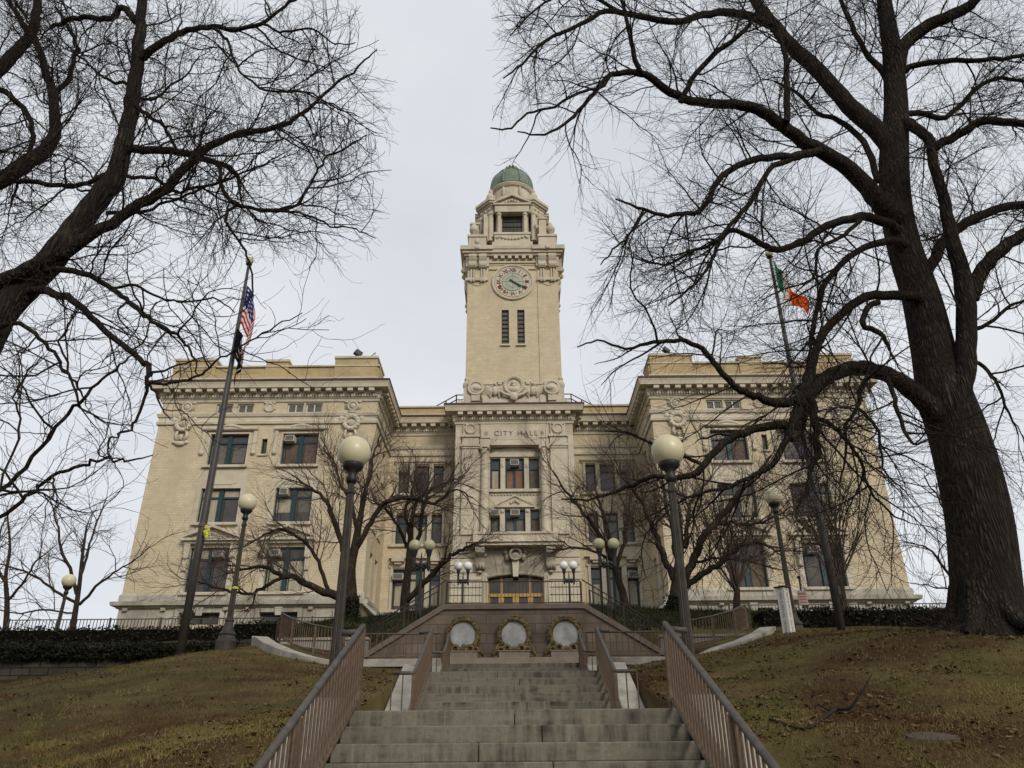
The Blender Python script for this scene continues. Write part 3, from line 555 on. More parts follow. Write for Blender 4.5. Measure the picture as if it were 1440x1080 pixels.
for s in (-1, 1):
    def sx(a, b): return (X(min(s * a, s * b)), X(max(s * a, s * b)))
    m = MB(); holes = []
    for a, b in COLS:
        for r in ROWS: holes.append((*sx(a, b), *r))
        for q in ((a, a + 1.28), (b - 1.28, b)): holes.append((*sx(*q), 24.78, 25.56))
        holes.append((*sx(a + .05, b - .05), 8.95, 9.72))
    holes.append((*sx(18.75, 19.17), 21.33, 22.6))
    m.wall(*sx(10.6, 27.3), 8.2, 25.7, WY, holes, .42)
    # inner return and outer flank
    rh = [(55.6, 56.7, *r) for r in ROWS] + [(57.8, 58.9, *r) for r in ROWS]
    m.wall(WY, CY, 8.2, 25.7, X(s * 10.6), rh, .4, ax=1, sg=s)
    m.wall(WY, 80, 8.2, 25.7, X(s * 27.3), [], .4, ax=1, sg=-s)
    m.build('wall', BRICK, CH)
    for (a, b, c, d_) in rh:             # narrow windows in the return wall
        wx = X(s * 10.6) + s * .3; q = MB()
        q.box(wx, wx + s * .1, a, a + .1, c, d_).box(wx, wx + s * .1, b - .1, b, c, d_).box(wx, wx + s * .1, a + .1, b - .1, c, c + .1).box(wx, wx + s * .1, a + .1, b - .1, d_ - .1, d_).box(wx, wx + s * .1, a + .1, b - .1, (c * .3 + d_ * .7) - .05, (c * .3 + d_ * .7) + .05)
        q = q.build('window', TEAL, CH); MB().box(wx + s * .05, wx + s * .07, a, b, c, d_).build('pane', GLASS, q)
        MB().box(X(s * 10.6) - s * .09, X(s * 10.6) + s * .2, a - .2, b + .2, c - .2, c - .003).build('sill', STONE, q)
    t = MB()
    for a, b in COLS:
        c0 = (a + b) / 2; hw = (b - a) / 2; c = s * c0
        # stone strips, spandrels and surrounds
        for q in (-1, 1):
            x0 = X(c) + q * (hw + .003); t.box(x0, x0 + q * .36, WY - .045, WY + .01, 11.06, 20.22)
            x0 = X(c) + q * (hw + .004); t.box(x0, x0 + q * .16, WY - .06, WY + .02, 20.45, 23.1)
            x0 = X(c) + q * (hw + .36); t.box(x0, x0 + q * .28, WY - .13, WY, 21.5, 23.3); t.ball((x0 + q * .14, WY - .08, 21.45), .2, 8, 6, (1, .8, .9))
            t.box(X(c) + q * (hw - .02), X(c) + q * (hw + .4), WY - .28, WY - .046, 13.5, 14.5); t.ball((X(c) + q * (hw + .19), WY - .24, 13.55), .17, 8, 6, (1, .8, 1)); t.box(X(c) + q * (hw + .04), X(c) + q * (hw + .34), WY - .2, WY - .046, 12.6, 13.45)
        t.box(X(c) - hw - .17, X(c) + hw + .17, WY - .065, WY, 23.004, 23.12)
        t.tube([(X(c) - hw - .66, WY - .14, 23.38), (X(c) + hw + .66, WY - .14, 23.38)], .15, 10)
        for k in range(9): t.ball((X(c) + (k - 4) * .17, WY - .2, 23.47 + .14 * math.cos((k - 4) * .38)), .15, 8, 5)
        t.box(X(c) - .26, X(c) + .26, WY - .26, WY, 23.3, 23.72)
        t.box(X(c) - hw, X(c) + hw, WY - .03, WY, 18.684, 20.22); t.box(X(c) - hw + .35, X(c) + hw - .35, WY - .06, WY - .03, 19.05, 19.9); t.box(X(c) - .8, X(c) + .8, WY - .075, WY - .06, 18.95, 19.55)
        t.box(X(c) - hw - .45, X(c) + hw + .45, WY - .3, WY, 14.5, 14.68); t.box(X(c) - hw - .62, X(c) + hw + .62, WY - .5, WY, 14.68, 14.86)
        t.prism([(X(c) - hw - .45, 14.862), (X(c) + hw + .45, 14.862), (X(c), 15.62)], WY - .12, WY)
        for q in (-1, 1): t.prism([(X(c) + q * (hw + .62), 14.864), (X(c) + q * (hw + .62), 15.02), (X(c), 15.84), (X(c), 15.64)] if q > 0 else [(X(c), 15.64), (X(c), 15.84), (X(c) - (hw + .62), 15.02), (X(c) - (hw + .62), 14.864)], WY - .48, WY)
        for k in range(11): t.ball((X(c) + (k - 5) * .2, WY - .16, 15.0 + .22 * max(0, 1 - abs(k - 5) / 5)), .11, 7, 5)
        cartouche(t, X(s * 18.95) if a > 19 else X(s * 18.95), WY, 23.95, .001) if False else None
    x = X(s * 18.95); t.ring((x, WY - .07, 25.2), .33, .09, 20, 6); t.disc((x, WY - .08, 25.2), .24, .08, 16); t.box(x - .5, x + .5, WY - .05, WY, 25.02, 25.12)
    for q in (-1, 0, 1): t.ball((x + q * .32, WY - .08, 25.58), .12, 8, 5, (1.3, .8, .8))
    t.box(*sx(18.6, 19.32), WY - .14, WY + .02, 21.2, 21.325)
    t.build('stone_trim', STONE, CH)
    for xc in (12.5, 25.35):
        m = MB(); cartouche(m, X(s * xc), WY, 23.85, 1.0); m.build('cartouche', STONE, CH, smooth=True)
    # base band, water table, basement
    outer = [(X(s * 27.3), 80), (X(s * 27.3), WY), (X(s * 10.6), WY), (X(s * 10.6), CY), (X(s * 4.9), CY)]
    if s > 0: outer = outer[::-1]
    MB().sweep(outer, [(.0, 10.5), (.12, 10.52), (.12, 10.92), (.07, 11.0), (0, 11.04)]).build('base_course', BASES, CH)
    MB().sweep(outer, wt).build('water_table', BASES, CH)
    bm = MB()
    zs = [(10.6, 12.6), (12.6, 14.6), (17.9, 19.9), (23.4, 25.2), (25.2, 27.3)]
    for a, b in zs: bm.box(*sx(a + .06, b - .06), WY - .14, WY - .03, 8.2, 9.86)
    for a, b in COLS:
        bm.box(*sx(a - .25, a + .05), WY - .18, WY - .03, 8.2, 10.0).box(*sx(b - .05, b + .25), WY - .18, WY - .03, 8.2, 10.0).box(*sx(a + .05, b - .05), WY - .18, WY - .03, 9.724, 10.0)
        c = (a + b) / 2; bm.prism([(X(s * c) - .2, 9.5), (X(s * c) + .2, 9.5), (X(s * c) + .28, 10.05), (X(s * c) - .28, 10.05)], WY - .3, WY - .182)
    for a in (11.2, 13.9, 18.2, 19.7, 24.0, 26.6): bm.box(*sx(a, a + .3), WY - .34, WY - .142, 9.84, 10.04)
    bm.box(*sx(10.6, 27.3), WY - .03, WY - .003, 8.2, 8.6)
    bm.build('basement_wall', BASES, CH, bevel=.015)
    # belt course, cornice
    bp = outer[:-1] + [(X(s * 4.9), CY)] if s < 0 else outer
    MB().sweep(bp, belt()).build('belt_course', STONE, CH)
    MB().sweep(bp, flash).build('flashing', FLASH, CH)
    m = MB().sweep(bp, corn); modillions(m, m, bp); m.build('cornice', STONE, CH)
    # parapet and roof
    p = MB(); p.box(*sx(10.75, 27.2), WY + .25, 80, 27.0, 28.85)
    for a, b, z in ((10.9, 14.3, 29.55), (18.0, 19.8, 29.3), (23.8, 27.05, 29.45)): p.box(*sx(a, b), WY + .15, WY + 3.2, 27.05, z)
    p.build('parapet', PARAP, CH)
    q = MB(); q.box(*sx(10.7, 27.25), WY + .1, WY + .6, 28.852, 28.98).box(*sx(10.7, 27.25), WY + .06, WY + .25, 27.75, 27.86)
    for a, b, z in ((10.9, 14.3, 29.55), (18.0, 19.8, 29.3), (23.8, 27.05, 29.45)): q.box(*sx(a - .06, b + .06), WY + .05, WY + 3.3, z + .002, z + .2).box(*sx(a - .03, b + .03), WY + .02, WY + .15, 27.74, 27.88)
    q.build('parapet_coping', STONE, CH)
    # windows
    for ci, (a, b) in enumerate(COLS):
        x0, x1 = sx(a, b); yy = WY + .24
        L_ = s < 0
        if ci == 0:
            window(x0, x1, *ROWS[0], yy, ac=[(.72, 13.75)] if L_ else [(.3, 13.7)], blind=[(0, .42, .78, 1, CURT)] if L_ else [])
            window(x0, x1, *ROWS[1], yy, blind=[(.0, .42, 0, 1, CURT), (.58, 1, .76, 1, CURT)] if L_ else [(.6, 1, .1, .72, CURT), (0, .4, .5, 1, TANB)])
            window(x0, x1, *ROWS[2], yy, blind=[(0, .42, 0, .7, GRYB), (.58, 1, .1, .6, GRYB)] if L_ else [(0, .42, .2, .72, GRYB)], ac=[] if L_ else [(.8, 22.6)])
        else:
            window(x0, x1, *ROWS[0], yy, ac=[(.22, 13.8)] if L_ else [], blind=[(0, .42, 0, .72, CURT), (.58, 1, 0, .72, CURT)] if L_ else [(.58, 1, 0, .7, TANB)])
            window(x0, x1, *ROWS[1], yy, ac=[(.25, 18.3, .3)] if L_ else [], blind=[(0, .42, .3, .72, CURT), (.58, 1, .3, 1, GRYB)] if L_ else [(0, .42, .1, .72, CURT), (.58, 1, .1, .72, CURT)])
            window(x0, x1, *ROWS[2], yy, ac=[(.22, 22.5)] if L_ else [], blind=[(0, .42, 0, .72, TANB), (.58, 1, 0, .74, TANB)] if L_ else [(0, .42, .76, 1, CURT), (0, .42, 0, .7, GRYB), (.58, 1, 0, 1, TANB)])
        for q in ((a, a + 1.28), (b - 1.28, b)): window(*sx(*q), 24.78, 25.56, WY + .16, 'attic', fm=WHITEF, sill=False, blind=[(0, .45, 0, 1, GRYB), (.55, 1, 0, 1, GRYB)])
        window(*sx(a + .05, b - .05), 8.95, 9.72, WY + .2, 'pair', fm=BLACK, sill=False)
    window(*sx(18.75, 19.17), 21.33, 22.6, WY + .2, 'none', fm=BLACK, sill=False)
    # centre link wall with three-light windows
    LT = [(5.9, 6.75), (7.15, 8.4), (8.8, 9.7)] if False else [(5.95, 6.8), (7.15, 8.4), (8.8, 9.7)]
    lr = [(20.5, 22.95), (16.25, 18.7), (11.1, 14.25)]
    m = MB(); m.wall(*sx(4.6, 10.6), 8.2, 25.7, CY, [(*sx(*l), *r) for l in LT for r in lr], .42); m.build('wall', BRICK, CH)
    t = MB()
    for r in lr:
        for e in (5.75, 6.8, 8.4, 9.7):
            w_ = .2 if e in (5.75, 9.7) else .35 if e == 6.8 else .4
            t.box(*sx(e + .002, e + w_ - .002), WY * 0 + CY - .1, CY + .02, r[0] - .02, r[1] + .1)
        t.box(*sx(5.6, 10.05), CY - .12, CY, r[1] + .1, r[1] + .3); t.box(*sx(5.5, 10.15), CY - .22, CY, r[0] - .24, r[0] - .022)
    t.tube([(X(s * 5.6), CY - .15, 23.3), (X(s * 10.05), CY - .15, 23.3)], .14, 8)
    for a in (6.4, 9.3): t.box(*sx(a - .75, a + .75) if False else sx(a - .5, a + .5), CY - .55, CY, 14.75, 15.05); t.box(*sx(a - .28, a + .28), CY - .4, CY, 14.56, 14.748)
    t.prism([(X(s * 7.78) - 2.3, 15.06), (X(s * 7.78) + 2.3, 15.06), (X(s * 7.78), 15.85)], CY - .3, CY)
    t.build('stone_trim', STONE, CH)
    for li, l in enumerate(LT):
        window(*sx(*l), *lr[0], CY + .22, 'sash', sill=False, ac=[(.5, 22.55, .3)] if li == 2 else [], blind=[(0, 1, .74, 1, GRYB)] if s > 0 or li == 1 else [(0, 1, 0, .7, GRYB)])
        window(*sx(*l), *lr[1], CY + .22, 'sash', sill=False, blind=[(0, 1, .0, .6, CURT)] if li == 1 and s < 0 else [(0, 1, .45, 1, GRYB)] if li == 0 else [])
        window(*sx(*l), *lr[2], CY + .22, 'sash' if li != 1 else 'pair', sill=False, ac=[(.5, 13.6, .42)] if li == 2 else [], blind=[(.1, .9, .08, .6, CURT)] if li != 1 else [(0, .42, .1, .9, CURT), (.58, 1, .75, 1, CURT)])
    p = MB(); p.box(*sx(4.0, 10.8), CY + .2, 80, 27.0, 28.4); p.build('parapet', PARAP, CH)
    q = MB(); q.box(*sx(4.0, 10.7), CY + .05, CY + .7, 28.402, 28.55).box(*sx(4.0, 10.6), CY + .06, CY + .2, 27.7, 27.8).build('parapet_coping', STONE, CH)
    # sloping stone cheek of the wing's side steps
    MB().prism([(X(s * 10.4), 10.1), (X(s * 10.4), 10.35), (X(s * 8.6), 8.75), (X(s * 8.6), 8.5)] if s > 0 else [(X(-8.6), 8.5), (X(-8.6), 8.75), (X(-10.4), 10.35), (X(-10.4), 10.1)], WY - .9, WY - .4).build('stair_cheek', BASES, CH)

# ---- entrance bay
m = MB(); W1 = [(-2.0, -1.17), (-.76, .76), (1.17, 2.0)]
arch = []
for s in (-1, 1):
    m.wall(X(min(s * 2.15, s * 4.85)), X(max(s * 2.15, s * 4.85)), 8.2, 16.3, BY, [], .3)
    m.wall(X(min(s * 2.06, s * 4.85)), X(max(s * 2.06, s * 4.85)), 16.3, 25.7, BY, [], .3)
    m.wall(BY, CY, 8.2, 25.7, X(s * 4.85), [], .3, ax=1, sg=-s)
    m.box(X(s * 2.06), X(s * 2.3), BY + .003, BY + .9, 16.3, 23.6)
m.build('wall', ASHLAR, CH)
t = MB()
for s in (-1, 1):
    for k in range(13):                  # rusticated ground storey
        z = 8.3 + k * .56
        if z < 14.9: t.box(X(s * 2.55), X(s * 4.98), BY - .1, BY - .003, z + .04, z + .52)
    t.box(X(s * 2.92), X(s * 4.27), BY - .16, BY - .002, 16.3, 23.45)          # pilaster
    t.box(X(s * 2.86), X(s * 4.33), BY - .24, BY, 23.45, 23.62).box(X(s * 2.8), X(s * 4.4), BY - .32, BY, 23.62, 23.8).box(X(s * 2.92), X(s * 4.27), BY - .18, BY, 23.8, 24.45).box(X(s * 2.82), X(s * 4.37), BY - .3, BY, 24.45, 24.65)
    t.box(X(s * 2.98), X(s * 4.22), BY - .14, BY, 24.65, 25.62)
    t.box(X(s * 4.4), X(s * 4.85), BY - .06, BY - .002, 16.3, 24.6)
    t.ring((X(s * 3.6), BY - .2, 25.2), .4, .1, 24, 7); t.disc((X(s * 3.6), BY - .2, 25.2), .3, .08, 20)
    for q in (-1, 0, 1): t.ball((X(s * 3.6) + q * .36, BY - .2, 25.6), .13, 8, 5, (1.3, .8, .8))
    t.box(X(s * 2.06), X(s * 2.8), BY - .3, BY + .3, 23.62, 23.75)
t.box(X(-2.8), X(2.8), BY - .22, BY + .5, 23.73, 24.2)                          # lintel of the portico
t.box(X(-2.8), X(2.8), BY - .12, BY + .5, 24.2, 25.62)
t.box(X(-2.74), X(2.74), BY - .2, BY - .122, 24.36, 25.2).box(X(-1.98), X(1.98), BY - .2, BY - .122, 24.22, 24.36)
t.build('stone_trim', STONE, CH, bevel=.01)
me = text_mesh('CITY HALL', .62, .02, 1.25); o = link('inscription', me, mat('cut_lettering', (.13, .11, .08), .9), CH); o.location = Vector((X(.13), BY - .205, 24.55)) - wloc(CH); o.rotation_euler.x = R(90)
t = MB()
for s in (-1, 1): t.prism([(X(s * 2.32) + .16 * math.cos(k * math.pi / 4), 24.78 + .16 * math.sin(k * math.pi / 4)) for k in range(8)], BY - .23, BY - .2)
t.build('rosette', DARKST, CH)
for s in (-1, 1):
    c = MB(); c.lathe(X(s * 2.42), BY - .02, [(.42, 16.3), (.42, 16.45), (.38, 16.5), (.36, 16.6), (.345, 18.5), (.305, 23.0), (.34, 23.08), (.34, 23.15), (.38, 23.3), (.38, 23.4)], 24)
    for q in (-1, 1): c.ball((X(s * 2.42) + q * .33, BY - .32, 23.42), .14, 10, 7)
    c.box(X(s * 2.42) - .42, X(s * 2.42) + .42, BY - .42, BY + .38, 23.5, 23.618); c.build('column', STONE, CH, smooth=False)
# recessed window wall
m = MB(); yr = BY + .55
m.wall(X(-2.06), X(2.06), 16.2, 23.73, yr, [(X(a), X(b), 20.2, 22.83) for a, b in W1] + [(X(a), X(b), 16.62, 18.47) for a, b in ((-1.95, -1.22), (-.8, .8), (1.22, 1.95))], .3); m.build('wall', STONE, CH)
t = MB()
ar = lambda r, n=14: [(X(0) + 2.05 * u, 22.9 + r * (1 - u * u)) for u in [i / n * 2 - 1 for i in range(n + 1)]]
lo, hi = ar(.0), ar(.62)
t.prism([(a, b + .02) for a, b in lo] + [(a, b + .25) for a, b in hi[::-1]], yr - .18, yr - .002)
t.box(X(-2.06), X(2.06), yr - .22, yr - .002, 19.92, 20.16)
for k in range(15): t.ball((X(-1.82 + k * .26), yr - .05, 19.72), .09, 7, 5)
t.prism([(X(-1.4), 18.74), (X(1.4), 18.74), (X(0), 19.5)], yr - .2, yr - .002); t.box(X(-1.55), X(1.55), yr - .34, yr - .002, 18.6, 18.738)
for s in (-1, 1):
    t.prism([(X(0), 19.5), (X(s * 1.55), 18.74), (X(s * 1.55), 18.86), (X(0), 19.66)][::s], yr - .33, yr - .201)
    t.box(X(s * .82), X(s * 1.2), yr - .16, yr - .002, 16.6, 18.59); t.ball((X(s * 1.0), yr - .16, 18.3), .16, 8, 6); t.box(X(s * .79), X(s * 1.14), yr - .14, yr - .002, 20.165, 22.83); t.ball((X(s * .97), yr - .14, 22.2), .14, 8, 6, (1, .7, 1.8))
    t.box(X(s * 1.56), X(s * 2.05), yr - .12, yr - .002, 18.5, 18.64)
for k in range(5): t.ball((X(-.3 + k * .15), yr - .24, 18.98 + .1 * (2 - abs(k - 2))), .13, 7, 5)
t.box(X(-2.06), X(2.06), yr - .25, yr - .002, 16.3, 16.58)
t.build('stone_trim', STONE, CH)
PINK = mat('salmon_curtain', (.22, .12, .075), .9, (.17, .085, .05), 2)
for i, (a, b) in enumerate(W1): window(X(a), X(b), 20.2, 22.83, yr + .16, 'pair' if i == 1 else 'sash', sill=False, tr=.66, ac=[(.5, 22.35)] if i == 1 else [], blind=[(.1, .9, 0, .62, CURT)] if i == 0 else [(.02, .42, 0, .62, PINK), (.58, .98, 0, .62, PINK)] if i == 1 else [(0, 1, 0, .62, TANB)])
for i, (a, b) in enumerate(((-1.95, -1.22), (-.8, .8), (1.22, 1.95))): window(X(a), X(b), 16.62, 18.47, yr + .16, 'pair' if i == 1 else 'sash', sill=False, tr=.62, ac=[(.5, 18.15)] if i < 2 else [], blind=[(0, .42, 0, .58, GRYB), (.58, 1, 0, .58, GRYB)] if i == 1 else [(0, 1, 0, .58, GRYB if i == 0 else TANB)])
# balcony, consoles, arched doorway
b = MB(); b.box(X(-3.65), X(3.65), BY - 1.1, BY + .6, 15.2, 15.43).box(X(-3.8), X(3.8), BY - 1.25, BY, 15.43, 15.5).box(X(-3.2), X(3.2), BY - .9, BY - .6, 15.5, 16.1).box(X(-3.3), X(3.3), BY - 1.0, BY - .5, 16.1, 16.28)
for s in (-1, 1): b.box(X(s * 2.9), X(s * 3.25), BY - .97, BY, 15.5, 16.3); b.ring((X(s * 1.1), BY - .91, 15.85), .16, .04, 16, 5)
b.build('balcony', STONE, CH, bevel=.015)
dk = MB(); yd = BY - .12
pts = [(X(0) + 2.15 * u, 12.9 + .26 * (1 - u * u)) for u in [i / 16 * 2 - 1 for i in range(17)]]
dk.prism(pts + [(X(2.15), 15.19), (X(-2.15), 15.19)], yd, BY + .5)
for s in (-1, 1):
    dk.box(X(s * 2.151), X(s * 2.55), yd, BY - .003, 8.3, 15.19)
    jm = MB().box(X(s * 2.151), X(s * 2.56), yd - .03, yd - .001, 8.3, 13.3)
    for k in range(3): jm.box(X(s * (2.18 + k * .12)), X(s * (2.25 + k * .12)), yd - .09, yd - .031, 8.3, 13.25)
    jm.build('door_jamb', STONE, CH)
    for a in (.35, .85, 1.35): dk.prism([(X(s * a), 13.35), (X(s * (a + .06)), 13.35), (X(s * (a * 1.15 + .08)), 14.9), (X(s * a * 1.15), 14.9)][::s], yd - .06, yd - .001)
    dk.box(X(s * 2.2), X(s * 2.95), BY - .35, yd - .001, 14.55, 15.19)
dk.tube([(p[0], yd - .02, p[1] + .1) for p in pts], .1, 6)
dk.build('door_arch', DARKST, CH)
for s in (-1, 1):
    c = MB(); x = X(s * 2.7); c.prismx([(BY - .1, 13.5), (BY - .4, 13.55), (BY - .55, 13.8), (BY - .42, 14.1), (BY - .5, 14.4), (BY - .95, 14.7), (BY - 1.0, 15.0), (BY - .9, 15.195), (BY - .1, 15.195)], x - .36, x + .36)
    for k in (-1, 0, 1): c.ball((x + k * .22, BY - .45, 13.75), .16, 8, 6, (.8, 1, 1.3))
    c.ball((x, BY - .3, 13.35), .2, 8, 6, (1.1, .8, .6)); c.build('console', DARKST, CH, bevel=.02)
c = MB(); c.prism([(X(-.2), 12.95), (X(.2), 12.95), (X(.26), 14.2), (X(-.26), 14.2)], BY - .5, yd - .061); c.build('keystone', STONE, CH, bevel=.02)
c = MB(); c.ball((X(0), BY - .45, 14.5), .36, 12, 8, (1.3, .7, .8)); c.ring((X(0), BY - .62, 14.62), .42, .1, 20, 6)
for s in (-1, 1): c.ball((X(s * .6), BY - .35, 14.45), .22, 8, 6, (1, .7, 1.3)); c.ball((X(s * .75), BY - .3, 14.85), .2, 8, 6)
c.build('cartouche', DARKST, CH, smooth=True)
d = MB(); yy = BY + .3
for s in (-1, 1):
    d.box(X(s * 2.02), X(s * 2.15), yy, yy + .15, 8.3, 13.0); d.box(X(s * 1.0), X(s * 1.16), yy - .05, yy + .15, 8.3, 13.1); d.box(X(s * 1.16), X(s * 1.3), yy - .02, yy + .15, 8.3, 11.6); d.box(X(s * 1.9), X(s * 2.02), yy - .02, yy + .15, 8.3, 11.6); d.box(X(s * .0), X(s * .24), yy - .04, yy + .15, 8.3, 11.6); d.box(X(s * .9), X(s * 1.0), yy - .02, yy + .15, 8.3, 11.6)
d.box(X(-2.02), X(2.02), yy - .08, yy + .15, 11.6, 11.84)
dd = d.build('door', GOLD, CH)
MB().box(X(-2.15), X(2.15), yy + .08, yy + .11, 8.3, 13.2).build('pane', GLASS, dd)
h = MB()
for x in (-1.1, -.1, .1, 1.1): h.tube([(X(x), yy - .12, 9.2), (X(x), yy - .12, 10.1)], .03, 6)
h.build('handle', GOLD, dd)
# bay cornice
bp = [(X(-4.85), CY), (X(-4.85), BY), (X(4.85), BY), (X(4.85), CY)]
up_ = lambda P: [(o, z + .012) for o, z in P]
MB().sweep(bp, up_(flash)).build('flashing', FLASH, CH)
m = MB().sweep(bp, up_(corn)); modillions(m, m, bp); m.build('cornice', STONE, CH)
MB().box(X(-4.8), X(4.8), BY + .02, 70, 26.9, 27.26).build('roof', FLASH, CH)

# ---- clock tower
TC = TY + 4.2
m = MB(); sl_ = [(X(a), X(a + .66), 33.86, 37.5) for a in (-1.04, .38)]
for k in range(4):
    pass
m.wall(X(-2.3), X(2.3), 27.2, 42.4, TY + .08, sl_, .4)
for s in (-1, 1):
    m.box(X(s * 2.3), X(s * 4.2), TY, TY + 8.4, 27.2, 43.4)
m.box(X(-2.3), X(2.3), TY + .6, TY + 8.4, 27.2, 43.4); m.box(X(-2.3), X(2.3), TY + .02, TY + .6, 42.4, 43.4)
m.build('tower_shaft', BRICK, CH)
for (a, b, c, d) in sl_:
    q = MB(); q.box(a, a + .05, TY + .2, TY + .3, c, d).box(b - .05, b, TY + .2, TY + .3, c, d)
    for k in range(9): q.box(a + .05, b - .05, TY + .2, TY + .27, c + .02 + k * .44, c + .02 + k * .44 + .05)
    q = q.build('louvre_window', BLACK, CH); MB().box(a, b, TY + .3, TY + .32, c, d).build('pane', GRYB, q); MB().box(a - .1, b + .1, TY - .1, TY + .12, c - .16, c - .003).build('sill', STONE, q)
t = MB()
sq = lambda h: [(X(-h), TC - h), (X(h), TC - h), (X(h), TC + h), (X(-h), TC + h), (X(-h), TC - h)]
# bracketed corner pavilions, cornice
for sxx in (-1, 1):
    for fy in (0, 1):
        y0 = TY if fy == 0 else TY + 8.4; sg = -1 if fy == 0 else 1
        xs0, xs1 = X(sxx * 2.2), X(sxx * 4.36)
        t.box(xs0, xs1, y0, y0 + sg * .16, 42.2, 43.3).box(X(sxx * 2.3), X(sxx * 4.4), y0, y0 + sg * .2, 40.6, 40.88)
        for cx in (2.78, 3.74):
            x = X(sxx * cx)
            t.prismx([(y0, 43.3), (y0 + sg * .62, 43.3), (y0 + sg * .62, 43.05), (y0 + sg * .4, 42.6), (y0 + sg * .45, 42.3), (y0 + sg * .3, 42.0), (y0, 41.95)], x - .36, x + .36)
            for q in (-1, 0, 1): t.ball((x + q * .22, y0 + sg * .42, 42.95), .17, 8, 6, (.8, .9, 1.4)); t.ball((x + q * .2, y0 + sg * .3, 42.25), .19, 8, 6, (.9, .8, 1.1))
            for q in (-1, 1): t.box(x + q * .12 - .08, x + q * .12 + .08, y0, y0 + sg * .14, 40.9, 41.95); t.ball((x + q * .13, y0 + sg * .2, 40.62), .15, 8, 6, (.9, .7, 1.5))
        t.ring((X(sxx * 3.3), y0 + sg * .0, 40.75), .62, .07, 14, 6, math.pi, 2 * math.pi)
    for cy in (TY + .6, TY + 1.6, TY + 6.8, TY + 7.8):
        x0 = X(sxx * 4.2); t.box(x0, x0 + sxx * .45, cy - .34, cy + .34, 41.9, 43.3); t.ball((x0 + sxx * .4, cy, 42.2), .3, 8, 6); t.ball((x0 + sxx * .15, cy, 40.9), .22, 8, 6, (1, 1, 1.8)); t.box(x0, x0 + sxx * .12, cy - .25, cy + .25, 39.6, 41.9)
t.sweep(sq(4.2), [(0, 43.3), (.3, 43.3), (.34, 43.5), (.5, 43.55), (.52, 43.8), (.62, 43.92), (.66, 44.15), (0, 44.2)])
for sxx in (-1, 1):
    for y0, y1 in ((TY - .34, TY + 2.0), (TY + 6.4, TY + 8.74)):
        t.box(X(sxx * 2.1), X(sxx * 4.55), y0, y1, 43.302, 43.52); t.box(X(sxx * 1.95), X(sxx * 4.72), y0 - .2, y1 + .2, 43.52, 43.78); t.box(X(sxx * 1.85), X(sxx * 4.92), y0 - .38, y1 + .38, 43.78, 44.22)
        t.ball((X(sxx * 3.3), y0 - .4 if y0 < TC else y1 + .4, 43.95), .22, 8, 6, (1.2, .6, 1))
for k in range(6): t.box(X(-1.75 + k * .66), X(-1.75 + k * .66 + .34), TY - .34, TY + .02, 42.98, 43.28)
t.box(X(-2.2), X(2.2), TY - .1, TY + .02, 42.6, 42.78).box(X(-2.2), X(-1.1), TY - .05, TY + .05, 41.9, 42.02).box(X(1.1), X(2.2), TY - .05, TY + .05, 41.9, 42.02)
t.build('tower_cornice', STONE, CH)
# clock
ck = MB(); cz = 40.5; ck.ring((X(0), TY + .02, cz), 1.86, .13, 48, 8).ring((X(0), TY + .0, cz), 1.62, .07, 48, 6); ck.disc((X(0), TY - .0, cz), 1.85, .12, 48); ck = ck.build('clock', STONE, CH)
MB().disc((X(0), TY - .03, cz), 1.56, .028, 48).build('dial', CLOCKW, ck)
MB().disc((X(0), TY - .05, cz), 1.0, .018, 40).build('glass_centre', CLOCKG, ck)
g = MB(); g.ring((X(0), TY - .055, cz), 1.0, .025, 40, 4).ring((X(0), TY - .055, cz), .62, .018, 32, 4)
for k in range(4):
    a = k * math.pi / 2; g.tube([(X(0) + .1 * math.cos(a), TY - .06, cz + .1 * math.sin(a)), (X(0) + math.cos(a), TY - .06, cz + math.sin(a))], .016, 4)
g.build('dial_ribs', DARKST, ck)
RN = ['XII', 'I', 'II', 'III', 'IIII', 'V', 'VI', 'VII', 'VIII', 'IX', 'X', 'XI']
dm = MB()
for k, nme in enumerate(RN):
    a = math.pi / 2 - k * math.pi / 6
    me = text_mesh(nme, .5, .012, .92, .014); o = link('numeral', me, CLOCKR, ck, world=False)
    o.matrix_local = Matrix.Translation((X(0) + 1.14 * math.cos(a), TY - .045, cz + 1.14 * math.sin(a))) @ Matrix.Rotation(-(a - math.pi / 2), 4, 'Y') @ Matrix.Rotation(R(90), 4, 'X')
    b_ = a - math.pi / 12; x, z = X(0) + 1.28 * math.cos(b_), cz + 1.28 * math.sin(b_); dm.prism([(x - .07, z), (x, z - .07), (x + .07, z), (x, z + .07)], TY - .045, TY - .031)
dm.build('dial_marks', CLOCKR, ck)
for L_, wd, a in ((1.42, .075, R(90 - 121)), (.95, .11, R(90 - 130))):
    h = MB(); ca, sa = math.cos(a), math.sin(a); P = [(-.36, -wd), (-.36, wd), (.1, wd * .9), (L_ * .7, wd * .6), (L_ * .78, wd * 1.4), (L_, 0), (L_ * .78, -wd * 1.4), (L_ * .7, -wd * .6), (.1, -wd * .9)]
    h.prism([(X(0) + u * ca - v * sa, cz + u * sa + v * ca) for u, v in P][::-1], TY - (.10 if L_ > 1 else .085), TY - (.088 if L_ > 1 else .072)); h.build('clock_hand', BLACK, ck)
